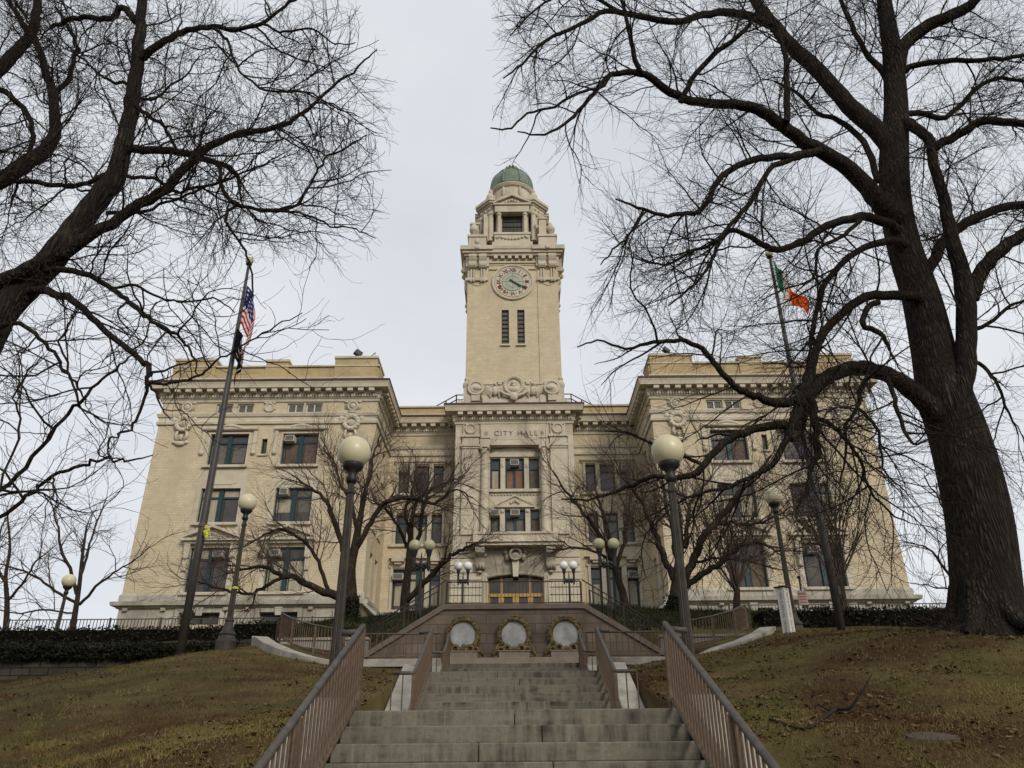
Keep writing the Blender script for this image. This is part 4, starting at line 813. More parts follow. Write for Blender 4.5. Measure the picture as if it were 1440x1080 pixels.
# sculpted group at the tower foot
g = MB(); y = BY + .25
g.box(X(-4.0), X(4.0), y + .3, TY - .002, 27.25, 28.2).box(X(-2.75), X(2.75), y + .05, y + .298, 27.3, 28.55).box(X(-2.2), X(2.2), y - .02, y + .048, 27.6, 28.1)
for s in (-1, 1):
    g.box(X(s * 2.2), X(s * 2.65), y - .12, y + .04, 27.3, 28.3); g.box(X(s * 2.95), X(s * 4.15), y - .05, y + .3, 27.25, 28.5); g.box(X(s * 3.7), X(s * 4.3), y, TY + .4, 27.25, 29.2); g.ball((X(s * 4.05), y + .25, 29.5), .34, 10, 8, (1, 1, 1.5)); g.ball((X(s * 4.05), y + .25, 30.1), .22, 10, 8)
    g.tube([(X(s * 4.4), y + .3, 28.0), (X(s * 4.75), y + .3, 27.5), (X(s * 4.9), y + .3, 27.28)], [.3, .42, .5], 8)
    # cornucopia / shield pile
    g.ball((X(s * 3.25), y, 29.0), .72, 12, 8, (1, .5, .75)); g.ring((X(s * 3.25), y - .15, 29.1), .6, .13, 20, 6); g.ball((X(s * 3.1), y - .3, 29.05), .3, 10, 7, (1.3, .6, .8))
    for k in range(9): a = k / 8 * math.pi; g.ball((X(s * 3.25) + .62 * math.cos(a), y - .1, 29.5 + .28 * math.sin(a)), .15, 7, 5)
    g.box(X(s * 2.9), X(s * 3.6), y - .2, y + .2, 27.9, 28.5)
    # eagle: body, head, spread feathered wings
    g.ball((X(s * 1.62), y - .1, 28.85), .33, 10, 8, (.8, .8, 1.4)); g.ball((X(s * 1.62), y - .2, 29.4), .18, 9, 7); g.ball((X(s * 1.62), y - .4, 29.36), .09, 6, 5, (.6, 1.4, .6))
    for q in (-1, 1):
        for k in range(7):
            a = R(20 + k * 16); L_ = 1.05 - .07 * k
            g.tube([(X(s * 1.62) + q * .2, y - .02, 29.05 + .03 * k), (X(s * 1.62) + q * (.2 + L_ * .55 * math.cos(a * .6)), y - .02 - .02 * k, 29.25 - .1 * k + .04), (X(s * 1.62) + q * (.2 + L_ * .8 * math.cos(a * .6)), y - .02, 29.0 - .13 * k)], [.12, .11, .05], 6)
    # capital beside the portrait
    g.box(X(s * 1.0), X(s * 1.4), y, y + .4, 28.6, 29.7); g.box(X(s * .92), X(s * 1.48), y - .06, y + .45, 29.7, 29.85); g.ball((X(s * 1.2), y, 29.55), .22, 8, 6, (1.1, .7, .7)); g.tube([(X(s * 1.5), y + .5, 29.78), (X(s * 2.5), y + .5, 29.78)], .09, 6)
    g.tube([(X(s * .3), y - .25, 28.3), (X(s * .75), y - .25, 28.45), (X(s * 1.15), y - .2, 28.75)], [.16, .14, .1], 7)
g.disc((X(0), y - .02, 29.35), .82, .3, 28); g.ring((X(0), y - .05, 29.35), .78, .17, 30, 8)
for k in range(26): a = 2 * math.pi * k / 26; g.ball((X(0) + .8 * math.cos(a), y - .16, 29.35 + .8 * math.sin(a)), .12, 6, 5, (1, .8, 1))
g.ball((X(.0), y - .12, 29.55), .27, 12, 9, (.85, .9, 1.15)); g.ball((X(-.06), y - .36, 29.5), .07, 6, 5, (.7, 1, 1.2)); g.ball((X(0), y - .2, 29.28), .2, 9, 7, (.9, .9, .9)); g.ball((X(0), y - .08, 28.98), .45, 12, 8, (1.15, .6, .7))
g.ball((X(0), y - .3, 28.2), .36, 10, 8, (1, .6, 1.1)); g.ball((X(0), y - .4, 28.25), .22, 8, 6, (1, .6, 1.1))
g.build('sculpture_group', STONE, CH)
# belfry stage
t = MB(); core = MB(); Z0 = 44.2
core.lathe(X(0), TC, [(2.75, Z0), (2.75, 50.0), (2.5, 50.02), (2.5, 51.6)], 24)
core.build('belfry_core', BRICK, CH)
def rot4(k): return lambda x, y: [(x, y), (-y, x), (-x, -y), (y, -x)][k]
class RB(MB):                            # same box helpers turned about the tower axis
    def __init__(s, k): super().__init__(); s.k = k
    def add(s, V, F):
        q = rot4(s.k); W_ = []
        for p in V: a, b = q(p[0], p[1]); W_.append((X(a), TC + b, p[2]))
        return super().add(W_, F)
for k in range(4):
    r = RB(k); yf = -3.35
    r.box(-1.95, 1.95, -3.85, -2.6, Z0, 45.4).box(-1.72, 1.72, -3.7, -3.36, 45.4, 46.35).box(-1.8, 1.8, -3.78, -3.3, 46.35, 46.6)
    for i in range(9): r.ball((-1.3 + i * .325, -3.74, 46.1 - .28 * (1 - ((i - 4) / 4) ** 2)), .15, 7, 5)
    for q in (-1, 1): r.ball((q * 1.45, -3.72, 46.0), .18, 7, 5); r.lathe(q * 1.28, -3.3, [(.24, 46.6), (.2, 46.8), (.18, 48.9), (.26, 49.0), (.26, 49.25)], 12); r.box(q * 1.0, q * 1.6, -3.0, -2.2, 46.6, 49.25)
    r.box(-1.7, 1.7, -3.6, -2.2, 49.25, 50.05).box(-1.85, 1.85, -3.75, -2.2, 50.05, 50.25).prism([(-1.75, 50.252), (1.75, 50.252), (0, 51.15)], -3.45, -2.3)
    for q in (-1, 1): r.prism([(q * 1.9, 50.253), (q * 1.9, 50.4), (0, 51.4), (0, 51.2)] if q > 0 else [(0, 51.2), (0, 51.4), (-1.9, 50.4), (-1.9, 50.253)], -3.75, -2.3)
    for i in range(5): r.ball(((i - 2) * .3, -3.5, 50.5 + .12 * (2 - abs(i - 2))), .17, 7, 5)
    # corner pedestal with paired columns, entablature block and urn
    r.box(-4.2, -2.5, -4.2, -2.5, Z0, 45.7).box(-4.3, -2.42, -4.3, -2.42, 45.7, 45.95).box(-3.1, -2.3, -3.1, -2.3, 45.95, 46.6)
    r.ball((-3.35, -4.22, 45.2), .25, 8, 6, (1, .6, 1.2))
    for (cx, cy) in ((-2.1, -3.1), (-2.62, -2.62), (-3.1, -2.1)): r.lathe(cx, cy, [(.3, 45.95), (.3, 46.15), (.25, 46.3), (.22, 49.1), (.3, 49.2), (.34, 49.45)], 14)
    r.box(-2.8, -1.85, -3.1, -1.85, 46.6, 49.4)
    def dg(o, z0, z1):
        e = o * 1.2; P = [(-1.7, -1.7), (-1.7 - .02 * o, -3.05 - o), (-2.05 - e * .3, -3.15 - o), (-3.15 - o, -2.05 - e * .3), (-3.05 - o, -1.7 - .02 * o)]
        r.add([(x, y, z) for z in (z0, z1) for x, y in P], [(4, 3, 2, 1, 0), (5, 6, 7, 8, 9)] + [(i, (i + 1) % 5, (i + 1) % 5 + 5, i + 5) for i in range(5)])
    dg(.1, 49.45, 50.3); dg(.2, 50.3, 50.5); dg(.42, 50.5, 50.7); dg(.55, 50.7, 51.0); dg(.0, 51.0, 51.7)
    r.ball((-2.2, -2.2, 52.1), .42, 10, 8, (1, 1, 1.5)).ball((-2.15, -2.15, 52.9), .24, 8, 6, (1, 1, 1.6))
    for q in (-1, 0, 1): r.ball((-2.65 + q * .4, -2.65 - q * .4, 49.95), .2, 7, 5)
    r.lathe(-3.72, -3.72, [(.3, 45.95), (.18, 46.15), (.16, 46.3), (.42, 46.7), (.45, 46.95), (.3, 47.2), (.2, 47.5), (.1, 47.7)], 12)
    r.box(-4.05, -3.3, -3.3, -2.6, 45.95, 47.9).box(-4.15, -3.2, -3.4, -2.5, 47.9, 48.1)
    r.build('belfry_side', STONE, CH)
    q = RB(k)
    for i in range(6): q.box(-.95 + i * .36, -.95 + i * .36 + .05, -2.92, -2.85, 46.6, 49.2)
    for i in range(4): q.box(-1, 1, -2.92, -2.86, 46.7 + i * .6, 46.75 + i * .6)
    q = q.build('belfry_window', BLACK, CH); p = RB(k); p.box(-1, 1, -2.84, -2.8, 46.6, 49.25).build('pane', GLASS, q)
d = MB(); d.lathe(X(0), TC, [(2.35, 51.6), (2.3, 52.5), (2.14, 52.6), (2.12, 53.75), (2.28, 53.85), (2.42, 54.1), (2.42, 54.2), (2.3, 54.25)], 40)
for k in range(8):
    a = math.pi / 8 + k * math.pi / 4; d.ball((X(0) + 2.2 * math.cos(a), TC + 2.2 * math.sin(a), 53.2), .16, 7, 6, (1, 1, 4))
d.build('drum', STONE, CH)
d = MB(); pr_ = [(2.36, 54.26), (2.33, 54.45)] + [(2.3 * math.cos(t_), 54.5 + 3.0 * math.sin(t_)) for t_ in [R(a) for a in range(6, 78, 7)]]
d.lathe(X(0), TC, pr_, 40)
for k in range(8):
    a = math.pi / 8 + k * math.pi / 4; d.tube([(X(0) + (r_ + .02) * math.cos(a), TC + (r_ + .02) * math.sin(a), z_) for r_, z_ in pr_], [.12] * len(pr_), 6)
    a2 = k * math.pi / 4
    d.tube([(X(0) + (2.3 * math.cos(R(48)) + .02) * math.cos(a2 + q), TC + (2.3 * math.cos(R(48)) + .02) * math.sin(a2 + q), 54.5 + 3.0 * math.sin(R(48))) for q in (-.3, -.15, 0, .15, .3)], .06, 5)
zt = pr_[-1][1]; d.lathe(X(0), TC, [(.72, zt - .12), (.78, zt), (.78, zt + .14), (.6, zt + .2), (.55, zt + .34), (.64, zt + .42), (.3, zt + .52)], 20)
for k in range(10): a = k * math.pi / 5; d.ball((X(0) + .62 * math.cos(a), TC + .62 * math.sin(a), zt + .45), .13, 7, 5, (1, 1, 1.3))
d.build('dome', COPPER, CH, smooth=True)
me = text_mesh('1908', .42, .015, 1.1); o = link('date_stone', me, DARKST, CH); o.location = Vector((X(26.3), WY - .125, 10.58)) - wloc(CH); o.rotation_euler.x = R(90)

# ------------------------------------------------------------------ street lamps
def lamp(loc, label, gmat=GLOBE, h=4.0, group='globe lamps on the lawn', base=True):
    root = empty('street_lamp', loc, label, 'lamp', group); hs = h - .29
    m = MB(); pr = [(.088, .62), (.08, 1.0), (.06, hs - .42), (.078, hs - .4), (.078, hs - .35), (.055, hs - .33), (.055, hs - .2)]
    n = 16; V = []
    for r, z in pr:
        for j in range(32):
            a = 2 * math.pi * j / 32; q = r * (1 if j % 2 else .88); V.append((q * math.cos(a), q * math.sin(a), z))
    m.add(V, [(i * 32 + j, i * 32 + (j + 1) % 32, (i + 1) * 32 + (j + 1) % 32, (i + 1) * 32 + j) for i in range(len(pr) - 1) for j in range(32)]); m.build('post', LAMPP, root, world=False)
    MB().lathe(0, 0, [(.27, -.3), (.27, .12), (.24, .16), (.21, .26), (.235, .30), (.17, .38), (.125, .52), (.105, .62), (.12, .65), (.12, .69), (.086, .71)], 20).build('base', LAMPP, root, world=False, smooth=False, bevel=.01)
    MB().lathe(0, 0, [(.065, hs - .24), (.085, hs - .2), (.095, hs - .16), (.07, hs - .11), (.08, hs - .05), (.145, hs + .0), (.172, hs + .05), (.165, hs + .10)], 20).build('collar', BLACK, root, world=False, smooth=True)
    MB().ball((0, 0, h), .262, 32, 20).build('globe', gmat, root, world=False, smooth=True)
    return root
def floor_of(p): return gz(p[0], p[1]) - .02
for (px, Y, zc, lab) in ((498, 11.5, None, 'nearest lamp on the left, its cream globe above the top of the hand railing'), (939, 11.5, None, 'nearest lamp on the right, its cream globe crossed behind by dark branches'),
                         (348, 21.6, None, 'lamp with yellow tape on its post left of the flared kerb'), (1087, 22.0, None, 'lamp beside the white lettered pole with twigs over its globe'), (97, 30.5, None, 'small distant lamp standing in front of the ivy covered rubble wall')):
    gy_ = {498: 636, 939: 634, 348: 707, 1087: 698, 97: 817}[px]
    c = at(px, gy_, Y); g0 = gz(c[0], c[1]); lamp((c[0], Y, c[2] - 4.0), lab) if abs(c[2] - 4.0 - g0) < .45 else lamp((c[0], Y, g0 - .05), lab, h=c[2] - g0 + .05)
def twin(px, py, Y, gm, lab, gap, r_):
    c = at(px, py, Y); g0 = gz(c[0], c[1]); h = c[2] - g0; root = empty('twin_lamp', (c[0], Y, g0), lab, 'lamp', 'twin globe lamps by the entrance'); k = r_ / .24
    MB().lathe(0, 0, [(.2, -.6), (.18, .2), (.1, .35), (.075, .5), (.065, h - .95 * k), (.1, h - .9 * k), (.06, h - .85 * k), (.03, h - .45 * k), (.01, h - .3 * k)], 14).build('post', BLACK, root, world=False)
    for s in (-1, 1):
        x = s * gap
        a = MB().tube([(0, 0, h - .85 * k), (s * gap * .5, 0, h - .95 * k), (x, 0, h - .78 * k), (x, 0, h - .3 * k)], [.06, .06, .06, .05], 8).lathe(x, 0, [(.03, h - 1.05 * k), (.08, h - .9 * k), (.07, h - .5 * k), (.13, h - .27 * k), (.14, h - .2 * k)], 12).ball((s * gap * .5, 0, h - .8 * k), .11, 8, 6)
        a.build('arm', BLACK, root, world=False); MB().ball((x, 0, h), r_, 22, 14).build('globe', gm, root, world=False, smooth=True)
twin(593.5, 767, 31.5, GLOBG, 'twin lamp with greenish globes beside the slender tree left of the entrance', .30, .245)
twin(852.5, 765, 31.5, GLOBG, 'twin lamp with greenish globes in front of the dark tree right of the entrance', .30, .245)
twin(651.5, 796, 51.5, GLOBW, 'twin lamp with white globes left of the entrance doors', .32, .29)
twin(799.5, 795, 51.5, GLOBW, 'twin lamp with white globes right of the entrance doors', .32, .29)
c = at(331, 827, 21.6)
tag(MB().lathe(c[0], 21.6, [(.08, c[2] - .03), (.088, c[2] - .028), (.088, c[2] + .028), (.08, c[2] + .03)], 16).box(c[0] - .24, c[0] - .1, 21.52, 21.53, c[2] - .02, c[2] + .02).build('caution_tape', YEL), 'yellow tape tied round the lamp post left of the flared kerb', 'tape')

# ------------------------------------------------------------------ flagpoles and flags
def pole(b, t, Y, r0, lab):
    p0, p1 = at(*b, Y), at(*t, Y); x = (p0[0] + p1[0]) / 2; z0 = gz(x, Y) - .1; h = p1[2] - z0
    root = empty('flagpole', (x, Y, z0), lab, 'flagpole', 'flagpoles before the city hall')
    MB().tube([(0, 0, 0), (0, 0, h * .28), (0, 0, h * .6), (0, 0, h)], [r0, r0 * .95, r0 * .78, r0 * .42], 16).build('pole', POLEM, root, world=False, smooth=True)
    MB().ball((0, 0, h + .16), .14, 14, 10).build('finial', GLOBE, root, world=False, smooth=True); MB().lathe(0, 0, [(.05, h - .05), (.11, h), (.08, h + .05)], 12).build('truck', BLACK, root, world=False)
    MB().lathe(0, 0, [(r0 * 1.12, h * .285), (r0 * 1.15, h * .29), (r0 * 1.05, h * .293)], 14).build('band', RAILT, root, world=False)
    MB().tube([(r0 * 1.2, -.03, 1.0), (r0 * 1.3, -.06, h * .5), (.05, -.05, h)], .007, 4).build('halyard', RAILT, root, world=False)
    MB().box(r0 * .9, r0 * 1.5, -.05, .02, 1.1, 1.35).build('cleat', BLACK, root, world=False)
    return x, z0, h
xl, zl, hl = pole((258, 913), (347, 372), 22, .112, 'tall flagpole on the left lawn flying the striped flag')
xr, zr, hr = pole((1188, 893), (1080, 362), 22, .112, 'tall flagpole on the right lawn, crossed by branches of the big tree')
def flagmesh(name, f, m, lab, nu=36, nv=24):
    V = [f(i / nu, j / nv) for j in range(nv + 1) for i in range(nu + 1)]
    F = [(j * (nu + 1) + i, j * (nu + 1) + i + 1, (j + 1) * (nu + 1) + i + 1, (j + 1) * (nu + 1) + i) for j in range(nv) for i in range(nu)]
    me = bpy.data.meshes.new(name); me.from_pydata(V, [], F); uv = me.uv_layers.new(name='UVMap')
    for p in me.polygons:
        for li in p.loop_indices:
            k = me.loops[li].vertex_index; uv.data[li].uv = ((k % (nu + 1)) / nu, 1 - (k // (nu + 1)) / nv)
    o = link(name, me, m, smooth=True); so_ = o.modifiers.new('cloth', 'SOLIDIFY'); so_.thickness = .006
    return tag(o, lab, 'flag')
def flagmat(name, kind):
    m = bpy.data.materials.new(name); m.use_nodes = True; t = m.node_tree; b = t.nodes['Principled BSDF']; b.inputs['Roughness'].default_value = .85; b.inputs['Specular IOR Level'].default_value = .1; k = t.links.new
    uv = t.nodes.new('ShaderNodeTexCoord'); s = t.nodes.new('ShaderNodeSeparateXYZ'); k(uv.outputs['UV'], s.inputs[0])
    def M(op, a, c):
        n = t.nodes.new('ShaderNodeMath'); n.operation = op
        for i, q in enumerate((a, c)):
            if isinstance(q, (int, float)): n.inputs[i].default_value = q
            else: k(q, n.inputs[i])
        return n.outputs[0]
    def MX(f, c1, c2):
        n = t.nodes.new('ShaderNodeMixRGB'); k(f, n.inputs['Fac'])
        for i, q in ((1, c1), (2, c2)):
            if isinstance(q, tuple): n.inputs[i].default_value = (*q, 1)
            else: k(q, n.inputs[i])
        return n.outputs[0]
    u, v = s.outputs['X'], s.outputs['Y']
    if kind == 'stripes':
        st = M('GREATER_THAN', M('MODULO', M('MULTIPLY', v, 13), 2), 1); base = MX(st, (.55, .025, .035), (.78, .75, .73))
        fu = M('SUBTRACT', M('MODULO', M('MULTIPLY', u, 13.5), 1), .5); fv = M('SUBTRACT', M('MODULO', M('MULTIPLY', v, 9.2), 1), .5)
        d = M('ADD', M('MULTIPLY', fu, fu), M('MULTIPLY', fv, fv)); star = M('LESS_THAN', d, .05)
        can = MX(star, (.02, .03, .16), (.75, .75, .75)); ok = M('MULTIPLY', M('LESS_THAN', u, .4), M('GREATER_THAN', v, .4615)); out = MX(ok, base, can)
    elif kind == 'tricolour':
        out = MX(M('GREATER_THAN', u, .667), MX(M('GREATER_THAN', u, .333), (.03, .24, .12), (.72, .70, .62)), (.95, .13, .015))
    else:
        a = M('ADD', M('POWER', M('MULTIPLY', M('SUBTRACT', u, .5), 3.0), 2), M('POWER', M('MULTIPLY', M('SUBTRACT', v, .54), 3.4), 2)); ring_ = M('MULTIPLY', M('LESS_THAN', a, .36), M('GREATER_THAN', a, .24))
        head = M('LESS_THAN', M('ADD', M('POWER', M('MULTIPLY', M('SUBTRACT', u, .53), 7), 2), M('POWER', M('MULTIPLY', M('SUBTRACT', v, .52), 5), 2)), .5)
        bar = M('MULTIPLY', M('LESS_THAN', M('ABSOLUTE', M('SUBTRACT', v, .84), 0), .05), M('LESS_THAN', M('ABSOLUTE', M('SUBTRACT', u, .5), 0), .22)); bar2 = M('MULTIPLY', M('LESS_THAN', M('ABSOLUTE', M('SUBTRACT', v, .2), 0), .03), M('LESS_THAN', M('ABSOLUTE', M('SUBTRACT', u, .5), 0), .36))
        out = MX(M('MAXIMUM', M('MAXIMUM', ring_, head), M('MAXIMUM', bar, bar2)), (.006, .006, .007), (.5, .5, .5))
    k(out, b.inputs['Base Color']); tr = t.nodes.new('ShaderNodeBsdfTranslucent'); k(out, tr.inputs['Color']); mxs = t.nodes.new('ShaderNodeMixShader'); mxs.inputs['Fac'].default_value = .3
    k(b.outputs[0], mxs.inputs[1]); k(tr.outputs[0], mxs.inputs[2]); k(mxs.outputs[0], t.nodes['Material Output'].inputs['Surface']); return m
ftop = at(344, 403, 22)[2]
def usf(u, v):                            # limp flag: hoist down the pole, fly hanging in folds
    sw = min(1, u * 3.2)
    x = xl + .09 + .42 * math.sin(min(u, .5) * math.pi) ** .8 * (1 - .2 * v) + .05 * math.sin(u * 11 + v * 4) * sw
    y = 22 - .06 + .14 * math.sin(u * 15 + v * 3) * sw
    z = ftop - 1.55 * v - 2.35 * u ** 1.15 * (1 - .12 * v) - .04 * math.sin(u * 9 + v * 5)
    return (x - .16 * max(0, u - .55) * 2, y, z)
flagmesh('striped_flag', usf, flagmat('stars_and_stripes', 'stripes'), 'limp red and white striped flag with a starred blue corner on the left flagpole')
pt_ = at(333, 468, 22)[2]
def powf(u, v):
    sw = min(1, u * 3); x = xl + .1 + .34 * math.sin(min(u, .55) * math.pi) + .04 * math.sin(u * 9 + v * 3) * sw; y = 21.72 + .12 * math.sin(u * 12 + 2 * v) * sw
    return (x - .1 * u, y, pt_ - 1.0 * v - 1.25 * u ** 1.1 * (1 - .1 * v))
flagmesh('black_flag', powf, flagmat('black_emblem_cloth', 'pow'), 'limp black flag with a white round emblem hanging below the striped flag')
it = at(1081, 366, 22)[2]
def irf(u, v):
    sw = min(1, u * 3); a = u ** 1.25
    x = xr + .06 + .40 * u * (1 - .2 * v) + .45 * a * a + .08 * math.sin(u * 6 + 3 * v) * sw * .6; y = 21.9 + .15 * math.sin(u * 10 + v * 2.5) * sw
    return (x, y, it - 1.2 * v - 1.6 * u * (1 - .28 * v) + .05 * math.sin(v * 5 + u * 4) * sw)
flagmesh('tricolour_flag', irf, flagmat('green_white_orange', 'tricolour'), 'limp green white and orange flag at the top of the right flagpole')
c = at(291, 748, 21.8); m = MB()
for k in range(8): m.ball((c[0] + rw.uniform(-.05, .05), 21.8 + rw.uniform(-.05, .05), c[2] + rw.uniform(-.14, .14)), .06, 7, 5, (.9, .8, 1.2))
tag(m.build('yellow_bag', YEL), 'crumpled yellow plastic caught on the rope of the left flagpole', 'plastic bag')

# ------------------------------------------------------------------ lettered white pole, sign, roof gear
c = at(1111, 896, 20.5); pz = gz(c[0], 20.5); t1 = at(1092, 828, 20.5)[2]; hp = t1 - pz + .12
pp = empty('lettered_pole', (c[0], 20.5, pz - .1), 'square white post with vertical lettering at the end of the right flared kerb', 'post', rz=R(38))
MB().box(-.115, .115, -.115, .115, 0, hp).build('post', PEACE, pp, world=False, bevel=.01); MB().box(-.16, .16, -.16, .16, hp, hp + .03).build('cap', BLACK, pp, world=False)
for body, rz, mt_ in (('MAY PEACE PREVAIL ON EARTH', 0, mat('faded_red_lettering', (.28, .13, .10), .8)), ('MAY PEACE PREVAIL ON EARTH', -90, mat('faded_grey_lettering', (.16, .13, .13), .8))):
    o = link('lettering', text_mesh(body, .098, .002), mt_, pp, world=False)
    o.matrix_local = Matrix.Rotation(R(rz), 4, 'Z') @ Matrix.Translation((.035, -.102, hp * .5)) @ Matrix.Rotation(R(90), 4, 'Y') @ Matrix.Rotation(R(90), 4, 'X') if False else Matrix.Rotation(R(rz), 4, 'Z') @ Matrix.Translation((-.035, -.117, hp * .52)) @ Matrix.Rotation(R(90), 4, 'X') @ Matrix.Rotation(R(-90), 4, 'Z')
c = at(1132, 862, 40); sg = empty('parking_sign', (c[0], 40, c[2] - 1.0), 'small whitish sign with faint red lettering on a thin dark post before the right wing', 'sign'); h_ = at(1129, 812, 40)[2] - c[2] + 1.0
MB().tube([(0, 0, 0), (0, 0, h_)], .045, 8).ball((0, 0, h_), .1, 8, 6).build('post', BLACK, sg, world=False)
pzn = at(1132, 841, 40)[2] - c[2] + 1.0; MB().box(-.24, .24, -.07, -.05, pzn - .36, pzn + .36).build('plate', mat('dull_sign_face', (.34, .28, .26), .7), sg, world=False, bevel=.01)
q = MB()
for k in range(4): q.box(-.17, .17, -.075, -.071, pzn + .2 - k * .14 - .03, pzn + .2 - k * .14 + .03)
q.build('sign_stripes', mat('faded_red_print', (.30, .10, .08), .7), sg, world=False)
def flood(px, Y, lab, cam_):
    c = at(px, 503, Y); z = 29.72 if True else c[2]; r = empty('floodlight', (c[0], Y, z), lab, 'floodlight', 'floodlights on the roof corners')
    MB().tube([(0, 0, -.3), (0, 0, .35)], .05, 6).box(-.25, .25, -.03, .03, .3, .36).build('bracket', BLACK, r, world=False)
    o = MB().box(-.3, .3, -.14, .14, -.28, .28).build('lamp_head', BLACK, r, world=False, bevel=.03); o.location = (0, 0, .68); o.rotation_euler = (R(-20), R(28), R(20))
    o2 = MB().box(-.25, .25, -.155, -.142, -.23, .23).build('lens', GLASS, o, world=False)
flood(503, WY + .8, 'black floodlight on the inner roof corner of the left wing', 1); flood(938, WY + .8, 'black floodlight on the inner roof corner of the right wing, behind twigs', 0)
c = at(521, 503, WY + .8); r = empty('security_camera', (c[0], WY + .8, 29.7), 'small white dome camera on a leaning arm at the roof corner', 'camera')
MB().tube([(-.35, 0, 0), (.35, 0, .75)], .03, 6).build('arm', POLEM, r, world=False); MB().ball((.38, 0, .38), .17, 12, 8).build('dome', PEACE, r, world=False, smooth=True); MB().tube([(.35, 0, .75), (.38, 0, .5)], .03, 6).build('drop', POLEM, r, world=False)
c = at(632, 649, CY - .3); r = empty('security_camera', (c[0], CY - .35, c[2]), 'white camera housing on the link wall left of the entrance bay', 'camera'); MB().ball((0, 0, 0), .26, 10, 7, (1.3, 1, .7)).build('housing', PEACE, r, world=False, smooth=True); MB().tube([(0, 0, .05), (0, .35, .2)], .05, 6).build('arm', POLEM, r, world=False)
for s in (-1, 1):
    pts = [(X(s * 7.2), 64, 28.6), (X(s * 5.3), 64, 29.75), (X(s * 4.3), 64, 29.75)]
    r = empty('roof_railing', pts[0], side[s] + ' metal pipe railing of the roof stair beside the clock tower', 'railing')
    q = MB()
    for dz in (1.25, .75, .3): q.tube([(a, b, z + dz) for a, b, z in pts], .055, 8)
    q.build('rails', RAILT, r)
    for a, b, z in pts + [((pts[0][0] + pts[1][0]) / 2, 64, 29.17)]: MB().tube([(a, b, z - .6), (a, b, z + 1.25)], .06, 8).build('post', RAILT, r)
def far_fence(x0, x1, Y, lab, top):
    r = empty('iron_fence', ((x0 + x1) / 2, Y, gz((x0 + x1) / 2, Y)), lab, 'fence'); n = int((x1 - x0) / .2); q = MB(); b = MB()
    for z in (top - .05, top - .95): b.box(x0, x1, Y - .03, Y + .03, z, z + .05)
    for i in range(n): x = x0 + (x1 - x0) * i / n; q.box(x - .016, x + .016, Y - .016, Y + .016, top - 1.0, top - .05)
    b.build('rails', RAILT, r); q.build('pickets', RAILT, r)
    for i in range(int((x1 - x0) / 3) + 1): MB().box(x0 + i * 3 - .04, x0 + i * 3 + .04, Y - .04, Y + .04, top - 1.6, top + .06).build('post', RAILT, r)
far_fence(-30, -9.6, 47, 'thin iron fence along the forecourt above the left hedge', at(300, 869, 47)[2]); far_fence(11.0, 30, 47, 'thin iron fence along the forecourt above the right hedge', at(1200, 849, 47)[2])

# ------------------------------------------------------------------ rubble wall, hedges
m = MB(); n = 40
for i in range(n):
    xa, xb = -40 + 31.2 * i / n, -40 + 31.2 * (i + 1) / n; zt_ = lambda x: 3.35 + .02 * (x + 40) + .04 * math.sin(x * 2.1); m.add([(x, y, z) for y in (26.9, 27.5) for x, z in ((xa, 0), (xb, 0), (xb, zt_(xb)), (xa, zt_(xa)))], [(0, 1, 2, 3), (7, 6, 5, 4), (3, 2, 6, 7)] + ([(0, 3, 7, 4)] if i == 0 else []) + ([(1, 5, 6, 2)] if i == n - 1 else []))
tag(m.build('rubble_wall', RETW), 'dark rubble stone retaining wall below the left hedge', 'wall')
def leafbox(name, boxes, n, s0, s1, m, lab, cat, low=.3, inset=.12):
    V = []; w_ = np.array([(b[1] - b[0]) * (b[5] - b[4]) for b in boxes]); idx = rng.choice(len(boxes), n, p=w_ / w_.sum()); B = np.array(boxes)[idx]
    P = np.stack([rng.uniform(B[:, 0], B[:, 1]), rng.uniform(B[:, 2], B[:, 3]), rng.uniform(B[:, 4], B[:, 5])], 1); P[:, 2] += .09 * noise2(P[:, 0], P[:, 1], 2.2); P[:, 1] += .1 * noise2(P[:, 0], P[:, 2], 2.7)
    s = rng.uniform(s0, s1, n); a = rng.normal(size=(n, 3)); a /= np.linalg.norm(a, axis=1)[:, None]; b = np.cross(a, rng.normal(size=(n, 3))); b /= np.linalg.norm(b, axis=1)[:, None]
    V = np.stack([P - a * s[:, None], P + b * s[:, None] * .6, P + a * s[:, None], P - b * s[:, None] * .6], 1).reshape(-1, 3)
    root = empty(name, tuple(np.array(boxes[0])[[0, 2, 4]]), lab, cat); o = link('leaves', np_mesh(name, V, np.arange(4 * n).reshape(-1, 4)), m, root)
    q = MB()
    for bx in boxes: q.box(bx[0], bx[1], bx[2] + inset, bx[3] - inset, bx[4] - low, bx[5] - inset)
    q.build('branches', CORE, root); return root  # solid boxes inside the leaves, coloured as their inner shade
hz = lambda px, py, Y: at(px, py, Y)[2]
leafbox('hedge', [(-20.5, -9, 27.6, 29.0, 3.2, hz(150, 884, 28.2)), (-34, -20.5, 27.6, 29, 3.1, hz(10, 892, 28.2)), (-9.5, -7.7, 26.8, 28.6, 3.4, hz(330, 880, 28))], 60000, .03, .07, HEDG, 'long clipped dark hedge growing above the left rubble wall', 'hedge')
leafbox('ivy', [(-34, -9.2, 26.72, 27.0, 3.3, 3.75), (-22, -9.2, 26.5, 27.2, 3.4, 3.9)], 26000, .03, .07, IVY, 'ivy trailing over the top of the left rubble wall', 'ivy', low=-.2, inset=.2)
leafbox('hedge', [(8.4, 25, 26.6, 28.0, 3.9, hz(1200, 857, 27.2)), (25, 34, 26.6, 28, 3.8, hz(1200, 857, 27.2))], 55000, .03, .07, HEDG, 'clipped dark hedge behind the right flagpole and lawn', 'hedge')

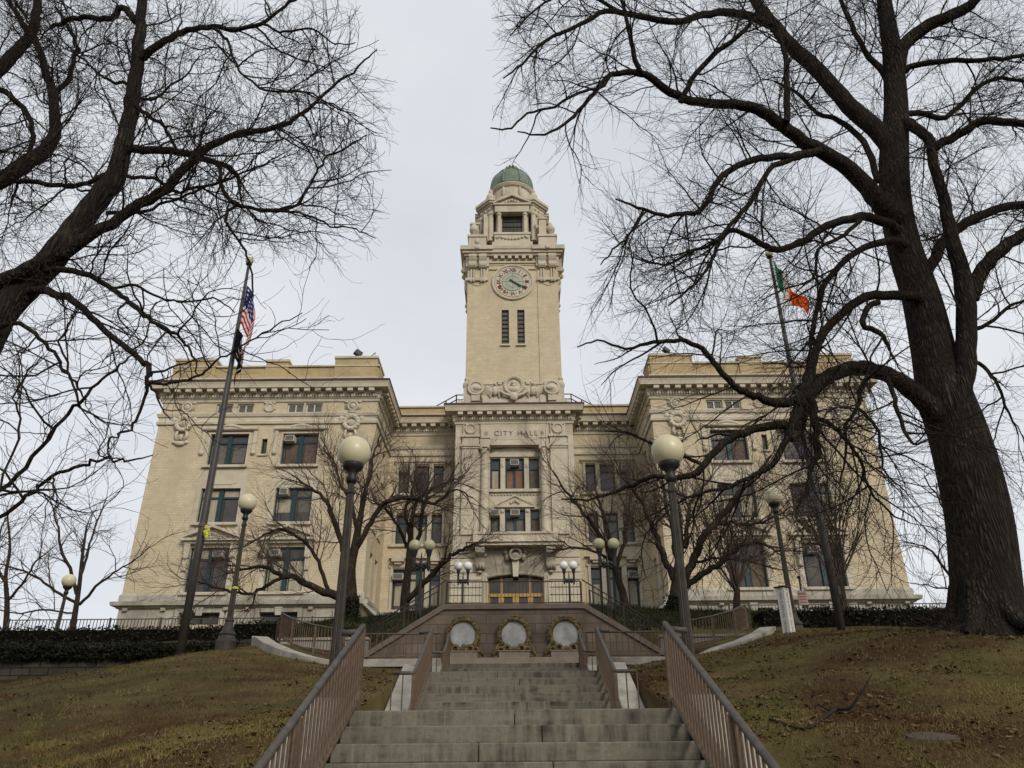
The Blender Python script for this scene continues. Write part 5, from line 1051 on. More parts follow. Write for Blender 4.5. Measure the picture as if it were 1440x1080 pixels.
# ------------------------------------------------------------------ bare trees
def tubes(branches, ns):
    Vs = []; Fs = []; off = 0
    for P, r in branches:
        m = len(P); T = np.empty_like(P); T[1:-1] = P[2:] - P[:-2]; T[0] = P[1] - P[0]; T[-1] = P[-1] - P[-2]
        ref = np.array([0.31, .17, 1.]) if abs(P[-1, 2] - P[0, 2]) < .8 * np.linalg.norm(P[-1] - P[0]) else np.array([1., .2, .1])
        U = np.cross(T, ref); U /= np.sqrt((U * U).sum(1))[:, None] + 1e-9; W = np.cross(T, U); W /= np.sqrt((W * W).sum(1))[:, None] + 1e-9
        a = np.arange(ns) * 2 * np.pi / ns; ca, sa = np.cos(a), np.sin(a)
        V = P[:, None] + r[:, None, None] * (ca[None, :, None] * U[:, None] + sa[None, :, None] * W[:, None]); Vs.append(V.reshape(-1, 3))
        i = (np.arange(m - 1)[:, None] * ns + np.arange(ns)[None]); j = (np.arange(m - 1)[:, None] * ns + (np.arange(ns)[None] + 1) % ns)
        Fs.append(np.stack([i, j, j + ns, i + ns], -1).reshape(-1, 4) + off); off += m * ns
    return np.concatenate(Vs), np.concatenate(Fs)
def spline(P, k=4):
    P = np.asarray(P, float); Q = np.vstack([2 * P[0] - P[1], P, 2 * P[-1] - P[-2]]); out = []
    for i in range(1, len(Q) - 2):
        for t in np.arange(k) / k: out.append(.5 * ((2 * Q[i]) + (-Q[i - 1] + Q[i + 1]) * t + (2 * Q[i - 1] - 5 * Q[i] + 4 * Q[i + 1] - Q[i + 2]) * t * t + (-Q[i - 1] + 3 * Q[i] - 3 * Q[i + 1] + Q[i + 2]) * t ** 3))
    return np.array(out + [Q[-2]])
class Tree:
    def __init__(s, seed, keep=None): s.keep = keep; s.r = np.random.default_rng(seed); s.lev = {0: [], 1: [], 2: [], 3: []}
    def unit(s, v): return v / (math.sqrt(v @ v) + 1e-9)
    def walk(s, p, d, L_, r0, r1, n, wob, trop):
        P = [p]; st = L_ / n
        for i in range(n):
            d = s.unit(d + s.r.normal(size=3) * wob + trop * (i / n)); p = p + d * st; P.append(p)
        return np.array(P), np.linspace(r0, r1, n + 1)
    def grow(s, P, r, lev, cfg, t0=.15):
        if lev > cfg['max']: return
        c = cfg[lev]; seg = np.sqrt(((P[1:] - P[:-1]) ** 2).sum(1)); cum = np.concatenate([[0], np.cumsum(seg)]); T = cum[-1]
        n = max(1, int(T * (1 - t0) / c['sp'] + s.r.random()))
        for k in range(n):
            t = t0 + (1 - t0) * (k + s.r.random()) / n if k < n - 1 else 1.0
            x = t * T; i = min(np.searchsorted(cum, x) - 1, len(seg) - 1); i = max(i, 0); f = (x - cum[i]) / (seg[i] + 1e-9)
            p = P[i] + (P[i + 1] - P[i]) * f; rr = r[i] + (r[i + 1] - r[i]) * f; d = s.unit(P[i + 1] - P[i])
            ang = s.r.uniform(*c['ang']) if t < .999 else s.r.uniform(.05, .4)
            ax = s.r.normal(size=3); ax = s.unit(np.cross(d, ax)); d2 = d * math.cos(ang) + ax * math.sin(ang)
            d2 = s.unit(d2 + np.array(c.get('bias', (0, 0, 0))))
            L_ = s.r.uniform(*c['len']) * (1 - .35 * t); q0 = min(rr * .7, c['rad'] * s.r.uniform(.8, 1.25)); q1 = max(c['tip'], q0 * .3)
            C, cr_ = s.walk(p, d2, L_, max(q0, c['tip']), q1, c['n'], c['wob'], np.array(c.get('trop', (0, 0, 0))))
            if s.keep and not s.keep(C[-1]): continue
            s.lev[min(lev, 3)].append((C, cr_)); s.grow(C, cr_, lev + 1, cfg, .12)
    def limb(s, pts, w0, w1, Y0, Y1, k=4, kink=.0):
        n = len(pts); out = []
        for i, (a, b) in enumerate(pts): out.append(at(a, b, Y0 + (Y1 - Y0) * i / (n - 1)))
        P = spline(out, k)
        if kink: P[1:-1] += s.r.normal(size=P[1:-1].shape) * kink
        z = P[:, 1] * math.cos(TH) + P[:, 2] * math.sin(TH); w_ = np.interp(np.linspace(0, 1, len(P)), np.linspace(0, 1, len(w0)) if isinstance(w0, (list, tuple)) else [0, 1], w0 if isinstance(w0, (list, tuple)) else [w0, w1])
        r = w_ / 2 / FPX * z; d = P[-1] - P[-2]; d = d / np.linalg.norm(d); e = r[-1]
        s.lev[0].append((np.vstack([P, P[-1] + d * e * .5, P[-1] + d * e * .85]), np.concatenate([r, [e * .75, e * .05]]))); return P, r
    def build(s, name, loc, lab, cat, mt=TWIG, group=None, flare=None):
        root = empty(name, loc, lab, cat, group)
        V, F = tubes(s.lev[0], 14); link('trunk', np_mesh('trunk', V, F), BARK if mt is TWIG else BARKS, root, smooth=True)
        parts = [tubes(s.lev[k], ns) for k, ns in ((1, 6), (2, 4), (3, 3)) if s.lev[k]]
        V = []; F = []; o = 0
        for v, f in parts: V.append(v); F.append(f + o); o += len(v)
        link('crown', np_mesh('crown', np.concatenate(V), np.concatenate(F)), mt, root, smooth=True)
        return root

# big tree on the right
T = Tree(21, lambda p: (p[0] > 1.25 or (p[2] > 11.6 and p[0] > -.45)) and not (p[1] < 12.2 and p[2] < 6.2 and p[0] < 4.2)); B = T.limb
cfgR = {'max': 3, 1: dict(sp=.27, ang=(.5, 1.2), len=(1.1, 3.1), rad=.019, tip=.006, n=9, wob=.13, trop=(0, 0, -.035), bias=(0, 0, .06)),
        2: dict(sp=.16, ang=(.45, 1.05), len=(.55, 1.7), rad=.0072, tip=.0032, n=7, wob=.13, trop=(0, 0, .02)),
        3: dict(sp=.17, ang=(.35, .95), len=(.25, .85), rad=.0038, tip=.0021, n=4, wob=.14, trop=(0, 0, .04))}
trunk = B([(1394, 915), (1392, 880), (1386, 820), (1378, 740), (1366, 680), (1347, 610), (1328, 555), (1314, 500), (1296, 421), (1272, 349), (1260, 288), (1257, 221), (1260, 154), (1255, 77), (1246, 20), (1238, -40), (1230, -110)], [146, 102, 90, 86, 83, 77, 71, 58, 50, 44, 41, 39, 32, 26, 21, 16, 11], 0, 14, 14.4)
T.lev[0][-1][1][:] *= 1
J = lambda a: T.grow(*a, 1, cfgR, .2)
def RL(pts, w0, Y0, Y1, t0=.2, kink=.012, sub=True):
    a = B(pts, [q * .92 for q in w0], 0, Y0, Y1, 4, kink)
    if sub: T.grow(*a, 1, cfgR, t0)
T.grow(trunk[0][44:], trunk[1][44:], 1, cfgR, .1)
RL([(1340, 590), (1352, 540), (1358, 493), (1356, 411), (1337, 329), (1327, 277), (1311, 221), (1316, 205), (1358, 185), (1383, 170), (1440, 175), (1490, 190)], [40, 34, 30, 28, 20, 16, 14, 14, 13, 13, 11, 8], 13.9, 12.8)
RL([(1364, 420), (1378, 385), (1404, 354), (1440, 329), (1500, 290), (1540, 230)], [26, 22, 20, 18, 12, 6], 13.7, 13.0)
RL([(1298, 395), (1311, 370), (1330, 335), (1352, 318), (1380, 303), (1409, 293), (1440, 288), (1500, 300)], [18, 17, 16, 15, 14, 13, 12, 8], 14.2, 15.5)
RL([(1262, 310), (1234, 283), (1204, 247), (1162, 216), (1126, 198), (1090, 170), (1055, 150), (1008, 146), (962, 139), (926, 118), (900, 103), (860, 105), (828, 139), (800, 170), (765, 190), (728, 185)], [34, 28, 25, 22, 20, 18, 16, 14, 13, 12, 10, 8, 6, 5, 3.5, 2], 14, 11.2)
RL([(957, 144), (972, 113), (1008, 72), (1040, 50), (1062, 20), (1075, -20)], [9, 8, 8, 7, 6, 4], 12.3, 11.5)
RL([(902, 104), (895, 90), (888, 60), (880, 26), (872, -10)], [9, 8, 7, 6, 4], 11.8, 11.2)
RL([(858, 105), (845, 122), (812, 130), (780, 150), (742, 160), (712, 182), (690, 180)], [6, 5, 4.5, 4, 3.5, 3, 2], 11.5, 10.8)
RL([(1256, 215), (1240, 190), (1204, 158), (1162, 113), (1137, 87), (1106, 57), (1080, 26), (1058, -5), (1040, -50)], [32, 28, 26, 23, 22, 20, 17, 14, 10], 14.2, 15.2)
RL([(1090, 38), (1072, 30), (1034, 18), (988, 21), (952, 31), (900, 23), (854, 15), (813, 36), (767, 57), (735, 90), (708, 110)], [14, 13, 12, 11, 10, 9, 8, 6, 5, 3.5, 2], 15, 12.8)
RL([(868, 15), (830, -5), (790, -8), (745, 20), (718, 50)], [6, 5, 4, 3, 2], 14, 13)
RL([(1262, 325), (1245, 313), (1209, 305), (1162, 319), (1135, 335), (1111, 347), (1085, 350), (1055, 334), (1029, 324), (1010, 340), (975, 352), (935, 372), (890, 362)], [18, 15, 13, 12, 11, 10, 10, 8, 7, 6, 5, 4, 2], 14, 12.2)
RL([(1272, 345), (1250, 339), (1204, 355), (1162, 396), (1150, 430), (1142, 470), (1138, 530)], [14, 12, 10, 9, 8, 7, 5], 13.9, 13.0)
RL([(1298, 420), (1269, 416), (1218, 418), (1183, 441), (1158, 470), (1146, 496), (1140, 523), (1129, 558), (1117, 604)], [17, 15, 14, 13, 13, 14, 16, 18, 18], 13.9, 12.4)
RL([(1325, 590), (1296, 562), (1265, 536), (1230, 520), (1199, 517), (1168, 528), (1144, 546), (1129, 573), (1116, 606), (1113, 614)], [40, 30, 26, 23, 22, 22, 24, 27, 25, 18], 14, 12.3, .3)
RL([(1117, 603), (1096, 598), (1074, 600), (1036, 612), (1004, 636), (985, 659), (962, 671), (919, 670), (880, 686), (838, 700), (790, 702)], [16, 14, 13, 12, 11, 11, 9, 7, 6, 4, 2.5], 12.4, 12.1)
RL([(985, 652), (960, 640), (935, 632), (905, 618), (882, 608), (850, 606)], [6, 6, 5, 4, 3.5, 2], 12.3, 12.6)
RL([(1125, 563), (1090, 566), (1066, 558), (1047, 552), (1028, 538), (1008, 515), (989, 492), (958, 478), (919, 482), (880, 490), (840, 478), (812, 488)], [16, 14, 12, 11, 10, 9, 8, 7, 6, 4, 3, 2], 12.4, 12)
RL([(1140, 560), (1147, 590), (1148, 620), (1148, 643), (1140, 660), (1136, 690), (1120, 715)], [12, 12, 11, 10, 7, 5, 3], 12.3, 12.0)
RL([(1108, 615), (1086, 652), (1060, 668), (1030, 682), (1000, 690), (955, 705), (900, 735)], [10, 9, 7, 6, 5, 4, 2], 12.3, 12.5)
RL([(1149, 590), (1170, 598), (1190, 620), (1210, 650), (1225, 690), (1252, 720), (1278, 735)], [8, 7, 6, 5, 4, 3, 2], 12.3, 12.6)
RL([(1230, 520), (1212, 545), (1206, 570), (1190, 600), (1190, 640), (1180, 680)], [9, 8, 6, 5, 4, 2], 13.3, 12.6)
RL([(1247, 530), (1258, 560), (1270, 600), (1285, 625), (1310, 615)], [8, 7, 6, 4, 2.5], 13.4, 12.8)
RL([(1208, 575), (1232, 600), (1238, 630), (1245, 665), (1272, 690)], [5, 5, 4, 3, 2], 13, 12.6)
RL([(1258, 130), (1270, 67), (1306, 36), (1352, 15), (1375, -5), (1400, -60)], [24, 21, 19, 17, 14, 8], 14.3, 13.2)
RL([(1266, 105), (1286, 92), (1337, 85), (1383, 85), (1440, 77), (1500, 60)], [11, 9, 8, 7, 6, 4], 14.3, 13.4)
RL([(1262, 165), (1290, 158), (1330, 165), (1372, 125), (1410, 110), (1460, 120)], [10, 9, 8, 7, 6, 4], 14.2, 15)
RL([(1264, 160), (1280, 175), (1306, 195), (1312, 222)], [18, 16, 15, 14], 14.2, 13.5)
RL([(1257, 130), (1240, 100), (1215, 70), (1190, 20), (1170, -30)], [12, 10, 8, 7, 4], 14.3, 14.8)
RL([(1106, 172), (1107, 140), (1106, 100), (1100, 60), (1085, 20)], [10, 10, 9, 6, 4], 12.9, 13)
RL([(1152, 212), (1111, 220), (1080, 221), (1039, 231), (1008, 257), (988, 293), (960, 302), (931, 303), (895, 290), (866, 280)], [13, 12, 11, 10, 9, 8, 7, 6, 4.5, 2.5], 13.2, 11.4)
RL([(905, 295), (885, 330), (862, 350), (845, 372)], [4, 3.5, 3, 2], 11.9, 11.5)
RL([(1132, 216), (1100, 228), (1080, 241), (1060, 277), (1039, 303), (1015, 330), (1000, 370), (975, 402), (940, 430)], [10, 9, 8, 8, 7, 6, 5, 4, 2], 13.1, 12)
RL([(1235, 425), (1222, 431), (1212, 457), (1238, 468), (1251, 492)], [10, 9, 9, 8, 5], 13.5, 13.2, .6)
RL([(1210, 310), (1180, 335), (1150, 350), (1147, 385), (1120, 410)], [7, 6, 5, 4, 2], 13.5, 13.1)
RL([(1235, 255), (1215, 200), (1180, 170), (1150, 160), (1120, 130), (1090, 115)], [10, 9, 8, 6, 5, 3], 14.3, 15.5)
RL([(1358, 470), (1390, 455), (1420, 430), (1450, 420)], [8, 6, 5, 3], 13.9, 13.5)
RL([(1352, 505), (1378, 512), (1400, 535), (1415, 570), (1432, 612)], [8, 6, 5, 4, 2], 13.9, 14.8)
bx_ = trunk[0][2]
for k in range(7):                       # root flare
    a = k * 2 * math.pi / 7 + .3; c = np.array([trunk[0][4][0], trunk[0][4][1], gz(*trunk[0][4][:2])]); d = np.array([math.cos(a), math.sin(a), 0])
    T.lev[0].append((np.array([c + d * .3 + [0, 0, .75], c + d * .48 + [0, 0, .3], c + d * .8 + [0, 0, .02], c + d * 1.25 - [0, 0, .16]]), np.array([.22, .2, .13, .05])))
T.build('bare_tree', (trunk[0][4][0], 14, gz(trunk[0][4][0], 14)), 'huge bare tree with a thick ridged trunk on the right lawn', 'tree')

# big tree leaning in from the left
thin = np.random.default_rng(99)
T = Tree(5, lambda p: p[0] < -1.55 - .035 * p[2] and (p[2] > 6.6 or thin.random() < (.72 if p[0] < -4.2 else .5))); B = T.limb
cfgR = {'max': 3, 1: dict(sp=.25, ang=(.55, 1.25), len=(.9, 2.5), rad=.0155, tip=.005, n=9, wob=.19, trop=(0, 0, .02), bias=(.05, 0, .05)),
        2: dict(sp=.125, ang=(.5, 1.15), len=(.45, 1.3), rad=.0062, tip=.003, n=7, wob=.21, trop=(0, 0, .03)),
        3: dict(sp=.12, ang=(.4, 1.05), len=(.16, .6), rad=.0036, tip=.0021, n=4, wob=.22, trop=(0, 0, .05))}
gx0 = at(-190, 1040, 9.5); gb = gz(gx0[0], 9.5)
tr = [np.array([gx0[0], 9.5, gb - .3]), np.array([gx0[0] + .02, 9.5, gb + .6]), np.array([gx0[0] + .1, 9.5, gb + 1.5]), at(-130, 640, 9.5), at(-70, 545, 9.5), at(-20, 475, 9.5)]
def RL(pts, w0, Y0, Y1, t0=.2, kink=.014):
    a = B(pts, [q * .8 for q in w0], 0, Y0, Y1, 4, kink); T.grow(*a, 1, cfgR, t0)
P = spline(tr, 4); T.lev[0].append((P, np.interp(np.linspace(0, 1, len(P)), [0, .1, .3, .7, 1], [.75, .5, .42, .38, .26])))
RL([(-60, 530), (-20, 475), (23, 415), (74, 366), (117, 307), (156, 257), (171, 218), (179, 183), (187, 144), (191, 97), (196, 50), (200, 0), (206, -60)], [62, 56, 50, 46, 40, 36, 30, 27, 26, 22, 19, 16, 10], 9.5, 9.9, .45)
RL([(-100, 600), (-95, 500), (-40, 418), (0, 397), (58, 370), (128, 332), (183, 296), (233, 264), (272, 222), (323, 193), (389, 179), (420, 163), (467, 124), (505, 93), (530, 70)], [46, 40, 32, 28, 24, 20, 18, 17, 15, 11, 9, 7, 5, 3.5, 2], 9.5, 8.8, .3)
RL([(-125, 630), (-125, 480), (-100, 370), (-60, 290), (0, 255), (31, 233), (70, 202), (78, 156), (70, 117), (58, 78), (39, 43), (16, 8), (0, -40)], [50, 44, 36, 30, 27, 26, 22, 17, 14, 12, 10, 8, 5], 9.5, 10.8)
RL([(78, 150), (82, 128), (102, 100), (106, 60), (94, 36), (78, 10)], [10, 9, 8, 7, 6, 4], 10.6, 10.9)
RL([(-110, 400), (-90, 250), (-40, 140), (0, 97), (23, 74), (47, 43), (54, 0), (60, -40)], [34, 30, 25, 22, 20, 17, 13, 8], 9.9, 11.2)
RL([(-10, 120), (20, 140), (40, 165), (45, 200), (30, 240), (15, 290)], [10, 10, 9, 8, 6, 3], 10.6, 10.2)
RL([(172, 208), (190, 210), (241, 212), (288, 224), (323, 237), (337, 256), (332, 275)], [18, 15, 13, 11, 8, 5, 2.5], 9.7, 9.1)
RL([(310, 232), (311, 262), (331, 286), (360, 294), (389, 296), (420, 286), (443, 249), (455, 226), (490, 205), (515, 190)], [7, 7, 7, 6, 6, 5, 4.5, 4, 3, 2], 9.2, 8.8)
RL([(335, 285), (318, 310), (340, 345), (352, 375), (355, 410), (338, 440)], [5, 5, 4, 3.5, 3, 2], 9.1, 9.0)
RL([(392, 296), (430, 302), (465, 318), (500, 322), (528, 335)], [4, 4, 3, 2.5, 1.6], 8.9, 8.6)
RL([(188, 85), (206, 76), (233, 58), (264, 43), (300, 38), (331, 41), (366, 33), (400, 10), (430, -10)], [16, 14, 12, 10, 9, 8, 7, 5, 3], 9.8, 9.2)
RL([(300, 40), (318, 55), (330, 85), (345, 110), (385, 130), (430, 128), (470, 150), (505, 165)], [5, 5, 4.5, 4, 4, 3.5, 2.5, 1.6], 9.4, 9.0)
RL([(366, 33), (400, 45), (440, 40), (470, 62), (500, 60)], [4.5, 4, 3.5, 2.5, 1.6], 9.2, 9.1)
RL([(190, 30), (172, 12), (155, 26), (125, 24), (97, 27), (72, 38)], [12, 11, 10, 9, 9, 7], 9.9, 10.4)
RL([(178, 118), (150, 112), (132, 98), (118, 84), (95, 70)], [6, 5, 4, 4, 3], 9.8, 10.2)
RL([(186, 130), (212, 142), (235, 125), (262, 105), (280, 80)], [6, 5, 4, 3, 2], 9.8, 9.6)
RL([(182, 140), (205, 160), (230, 178), (246, 206)], [7, 7, 6, 5], 9.7, 9.5)
RL([(172, 225), (140, 250), (110, 262), (75, 258), (25, 256)], [9, 9, 8, 8, 9], 9.6, 9.9)
RL([(150, 262), (120, 268), (100, 258)], [5, 4, 3], 9.6, 9.7, .2)
RL([(180, 248), (215, 250), (245, 268), (290, 262), (325, 250), (360, 235), (400, 215)], [7, 6, 6, 5, 4, 3, 2], 9.6, 9.0)
RL([(150, 300), (185, 300), (225, 288), (265, 275), (310, 255), (350, 230)], [7, 6, 5, 4, 3, 2], 9.5, 9.2)
RL([(40, 408), (78, 411), (108, 428), (136, 454), (165, 478), (187, 497), (205, 512), (209, 525), (206, 540)], [16, 14, 12, 11, 10, 10, 9, 8, 7], 9.5, 8.7)
RL([(206, 540), (235, 538), (264, 535), (290, 520), (311, 504), (350, 480), (389, 458), (425, 440)], [6, 5, 4.5, 4, 3.5, 3, 2.5, 1.6], 8.7, 8.4)
RL([(207, 540), (200, 570), (187, 598), (168, 612), (152, 621), (152, 640), (162, 655)], [6, 5, 5, 4, 4, 3, 2], 8.7, 8.6)
RL([(207, 540), (220, 555), (226, 572), (240, 590)], [5, 4, 3, 2], 8.7, 8.6)
RL([(60, 378), (95, 380), (128, 388), (158, 406), (183, 427), (208, 448), (233, 462), (258, 480), (272, 500), (280, 530)], [12, 11, 10, 9, 8, 7, 6, 5, 4, 2], 9.4, 8.8)
RL([(158, 405), (190, 402), (225, 420), (262, 425), (300, 420), (330, 440)], [5, 5, 4, 3.5, 3, 2], 9.2, 8.9)
RL([(-128, 640), (-105, 715), (-60, 735), (0, 691), (47, 645), (89, 590), (109, 567), (136, 540), (170, 515), (192, 492)], [20, 13, 9, 8, 7, 6, 6, 5, 4, 2.5], 9.4, 8.6)
RL([(-140, 690), (-105, 765), (-60, 770), (0, 732), (39, 697), (68, 672), (97, 660), (130, 650), (155, 645), (183, 648), (215, 640)], [18, 12, 8, 7, 7, 6, 6, 5, 4.5, 3.5, 2], 9.4, 8.4)
RL([(110, 566), (95, 520), (85, 480), (100, 450), (110, 430)], [4, 4, 3.5, 3, 2], 8.7, 8.9)
RL([(-20, 470), (20, 455), (50, 470), (75, 495), (90, 520), (110, 545), (120, 570)], [9, 8, 7, 6, 5, 4, 2], 9.4, 9.0)
RL([(0, 691), (30, 600), (20, 560), (40, 520), (60, 500)], [4, 4, 3, 3, 2], 8.6, 8.7)
T.build('bare_tree', (gx0[0], 9.5, gb), 'big bare tree leaning in from the left edge with thick dark limbs', 'tree')

# smaller bare trees before the building
cb = {'max': 3, 1: dict(sp=.6, ang=(.5, 1.0), len=(1.6, 4.0), rad=.035, tip=.01, n=7, wob=.16, trop=(0, 0, .06), bias=(0, 0, .1)), 2: dict(sp=.4, ang=(.4, .9), len=(.9, 2.2), rad=.015, tip=.007, n=6, wob=.17, trop=(0, 0, .06)), 3: dict(sp=.4, ang=(.4, .9), len=(.5, 1.3), rad=.008, tip=.0048, n=4, wob=.17)}
def small(seed, base, Y, limbs, trunk, cfg, lab, mt=TWIGB, ivy=None, grp=None):
    f_ = .62 if cfg is cb else .85; limbs = [(p, [q * f_ for q in w_], y) for p, w_, y in limbs]; trunk = (trunk[0], [q * f_ for q in trunk[1]])
    T = Tree(seed); b = at(*base, Y); g0 = gz(b[0], Y); pts = [np.array([b[0], Y, min(g0, b[2]) - .2])] + [at(a, c_, Y) for a, c_ in trunk[0]]
    P = spline(pts, 4); z = P[:, 1] * math.cos(TH) + P[:, 2] * math.sin(TH); r = np.interp(np.linspace(0, 1, len(P)), np.linspace(0, 1, len(trunk[1])), trunk[1]) / 2 / FPX * z; T.lev[0].append((P, r)); T.grow(P[len(P) // 2:], r[len(P) // 2:], 1, cfg, .3)
    for pt, w_, Y1 in limbs:
        a = T.limb(pt, w_, 0, Y, Y1, 4, .03); T.grow(*a, 1, cfg, .2)
    root = T.build('bare_tree', (b[0], Y, g0), lab, 'tree', mt, grp)
    if ivy:
        n = 1500; t = rng.uniform(0, ivy, n); k = (t * (len(P) - 1)).astype(int); q = P[k] + rng.normal(size=(n, 3)) * .05; a = rng.uniform(0, 6.28, n); rr = r[k] + rng.uniform(-.02, .05, n); q[:, 0] += np.cos(a) * rr; q[:, 1] += np.sin(a) * rr; q[:, 2] += rng.uniform(-.3, .3, n)
        s = rng.uniform(.03, .07, n)[:, None]; u = rng.normal(size=(n, 3)); u /= np.linalg.norm(u, axis=1)[:, None]; v = np.cross(u, rng.normal(size=(n, 3))); v /= np.linalg.norm(v, axis=1)[:, None]
        link('ivy', np_mesh('ivy', np.stack([q - u * s, q + v * s, q + u * s, q - v * s], 1).reshape(-1, 3), np.arange(4 * n).reshape(-1, 4)), IVY, root)
    return root
cs = {'max': 3, 1: dict(sp=.34, ang=(.4, .95), len=(1.2, 3.0), rad=.035, tip=.012, n=7, wob=.14, trop=(0, 0, .06), bias=(0, -.05, .15)),
      2: dict(sp=.17, ang=(.35, .9), len=(.7, 1.9), rad=.011, tip=.0045, n=6, wob=.15, trop=(0, 0, .07)),
      3: dict(sp=.19, ang=(.3, .8), len=(.4, 1.15), rad=.0052, tip=.0032, n=4, wob=.15, trop=(0, 0, .08))}
small(31, (494, 868), 34, [([(491, 842), (472, 838), (437, 824), (415, 812), (398, 811), (371, 797), (345, 800), (318, 806)], [15, 14, 11, 9, 8, 6, 4, 2], 32), ([(400, 810), (375, 824), (352, 836), (335, 834), (300, 825), (262, 815)], [6, 6, 5, 4, 3, 2], 32.5), ([(494, 800), (480, 765), (466, 725), (455, 700), (430, 682), (410, 668)], [11, 9, 8, 6, 4, 2], 33), ([(462, 830), (448, 790), (425, 760), (400, 745), (372, 752), (345, 768)], [7, 6, 5, 5, 4, 2], 33), ([(497, 780), (512, 750), (530, 718), (545, 705), (580, 700), (610, 708), (640, 690), (665, 700)], [10, 9, 8, 7, 6, 5, 3, 2], 32.5), ([(506, 735), (512, 700), (520, 670), (525, 640), (535, 610)], [9, 8, 6, 4, 2], 34.5), ([(502, 745), (495, 710), (480, 680), (470, 650), (455, 630)], [7, 6, 4, 3, 2], 35)],
      ([(494, 840), (493, 800), (500, 765), (506, 730), (515, 690)], [24, 20, 17, 14, 10, 6]), cs, 'spreading bare tree with an ivy covered foot and long low limb left of the steps', ivy=.2)
small(32, (570, 862), 35, [([(570, 848), (588, 828), (605, 810), (618, 798), (635, 782), (650, 772), (668, 765)], [10, 10, 9, 8, 7, 5, 2.5], 33.5), ([(576, 790), (590, 750), (596, 715), (605, 690), (625, 680), (650, 670)], [8, 7, 6, 5, 3, 2], 34), ([(572, 770), (560, 740), (540, 715), (520, 705)], [6, 5, 4, 2], 34), ([(578, 760), (570, 720), (580, 690), (585, 660)], [6, 5, 4, 2], 36)],
      ([(569, 840), (574, 800), (577, 760), (580, 725), (590, 690)], [17, 14, 12, 10, 7, 4]), cs, 'slender forked bare tree before the windows left of the entrance')
small(33, (880, 858), 35, [([(871, 820), (860, 790), (850, 765), (838, 745), (815, 715), (795, 690), (780, 665)], [9, 8, 8, 7, 5, 4, 2], 33.5), ([(862, 790), (835, 775), (800, 770), (775, 778)], [5, 4, 3, 2], 33.5), ([(866, 800), (878, 760), (884, 720), (890, 690)], [7, 6, 4, 2], 36)],
      ([(876, 835), (868, 810), (860, 770), (850, 730), (838, 690)], [16, 13, 11, 9, 6, 3]), cs, 'dark bare tree behind the greenish twin lamp right of the entrance')
small(34, (950, 862), 33, [([(948, 815), (935, 788), (925, 760), (915, 735), (905, 710), (890, 690), (868, 660)], [12, 11, 10, 8, 7, 5, 2], 32), ([(956, 830), (970, 800), (982, 768), (996, 745), (1013, 728), (1030, 706), (1044, 688), (1066, 665), (1085, 640)], [15, 14, 13, 12, 11, 10, 8, 6, 3], 31), ([(964, 826), (990, 806), (1013, 791), (1034, 772), (1052, 764), (1075, 765), (1095, 775), (1130, 775)], [11, 10, 9, 8, 7, 5, 3, 2], 30.5), ([(978, 790), (1010, 786), (1045, 788), (1085, 798)], [5, 4, 3, 2], 31), ([(962, 770), (967, 740), (970, 710), (985, 690), (1000, 670)], [8, 7, 6, 4, 2], 34), ([(1005, 738), (1030, 735), (1058, 738), (1090, 728), (1115, 712)], [6, 5, 4, 3, 2], 31.5), ([(950, 780), (945, 740), (935, 700), (930, 660)], [9, 7, 5, 3], 35)],
      ([(951, 840), (954, 800), (957, 765), (955, 720)], [26, 24, 16, 11, 7]), cs, 'broad bare tree with several stems and ivy behind the nearest right lamp', ivy=.25)
cf = {'max': 3, 1: dict(sp=.9, ang=(.2, .5), len=(1.5, 3.2), rad=.022, tip=.008, n=6, wob=.07, trop=(0, 0, .05)), 2: dict(sp=.5, ang=(.2, .5), len=(.9, 2.0), rad=.011, tip=.0055, n=5, wob=.08), 3: dict(sp=.6, ang=(.2, .5), len=(.5, 1.2), rad=.0065, tip=.0038, n=4, wob=.1)}
def fan(seed, base, Y, fork, n, spread, L_, lab):
    T = Tree(seed); b = at(*base, Y); g0 = gz(b[0], Y); f = at(*fork, Y); P = spline([np.array([b[0], Y, min(g0, b[2]) - .2]), (np.array(b) + f) / 2, f], 4); T.lev[0].append((P, np.linspace(.2, .13, len(P))))
    for k in range(n):
        a = T.r.uniform(0, 2 * math.pi); e = T.r.uniform(.05, spread); d = np.array([math.sin(e) * math.cos(a), math.sin(e) * math.sin(a) * .8, math.cos(e)]); st = P[-1 - int(T.r.integers(0, 4))]
        C, r = T.walk(st, d, T.r.uniform(.75, 1.1) * L_, .04, .011, 9, .05, np.array([0, 0, .02])); T.lev[1].append((C, r)); T.grow(C, r, 1, cf, .2)
    T.build('bare_tree', (b[0], Y, g0), lab, 'tree', TWIGB)
fan(41, (1035, 860), 37, (1037, 828), 22, .62, 5.2, 'vase shaped bare tree with straight upright stems, right of the nearest right lamp')
fan(42, (1187, 862), 37, (1180, 800), 26, .75, 5.4, 'vase shaped bare tree fanning out behind the right flagpole')
small(51, (103, 885), 46, [([(108, 835), (98, 800), (85, 770), (80, 735), (70, 700)], [9, 7, 6, 4, 2], 45), ([(110, 850), (85, 835), (55, 815), (25, 800), (-20, 790)], [7, 6, 5, 4, 2], 44), ([(112, 850), (135, 825), (160, 805), (185, 790), (210, 770)], [7, 6, 4, 3, 2], 44), ([(113, 810), (125, 775), (135, 740), (150, 700)], [7, 5, 4, 2], 47), ([(106, 862), (60, 858), (20, 862), (-20, 850)], [4, 4, 3, 2], 45)], ([(106, 860), (112, 820), (116, 780), (122, 740)], [14, 12, 9, 7, 4]), cb, 'open bare tree standing beyond the left corner of the building')
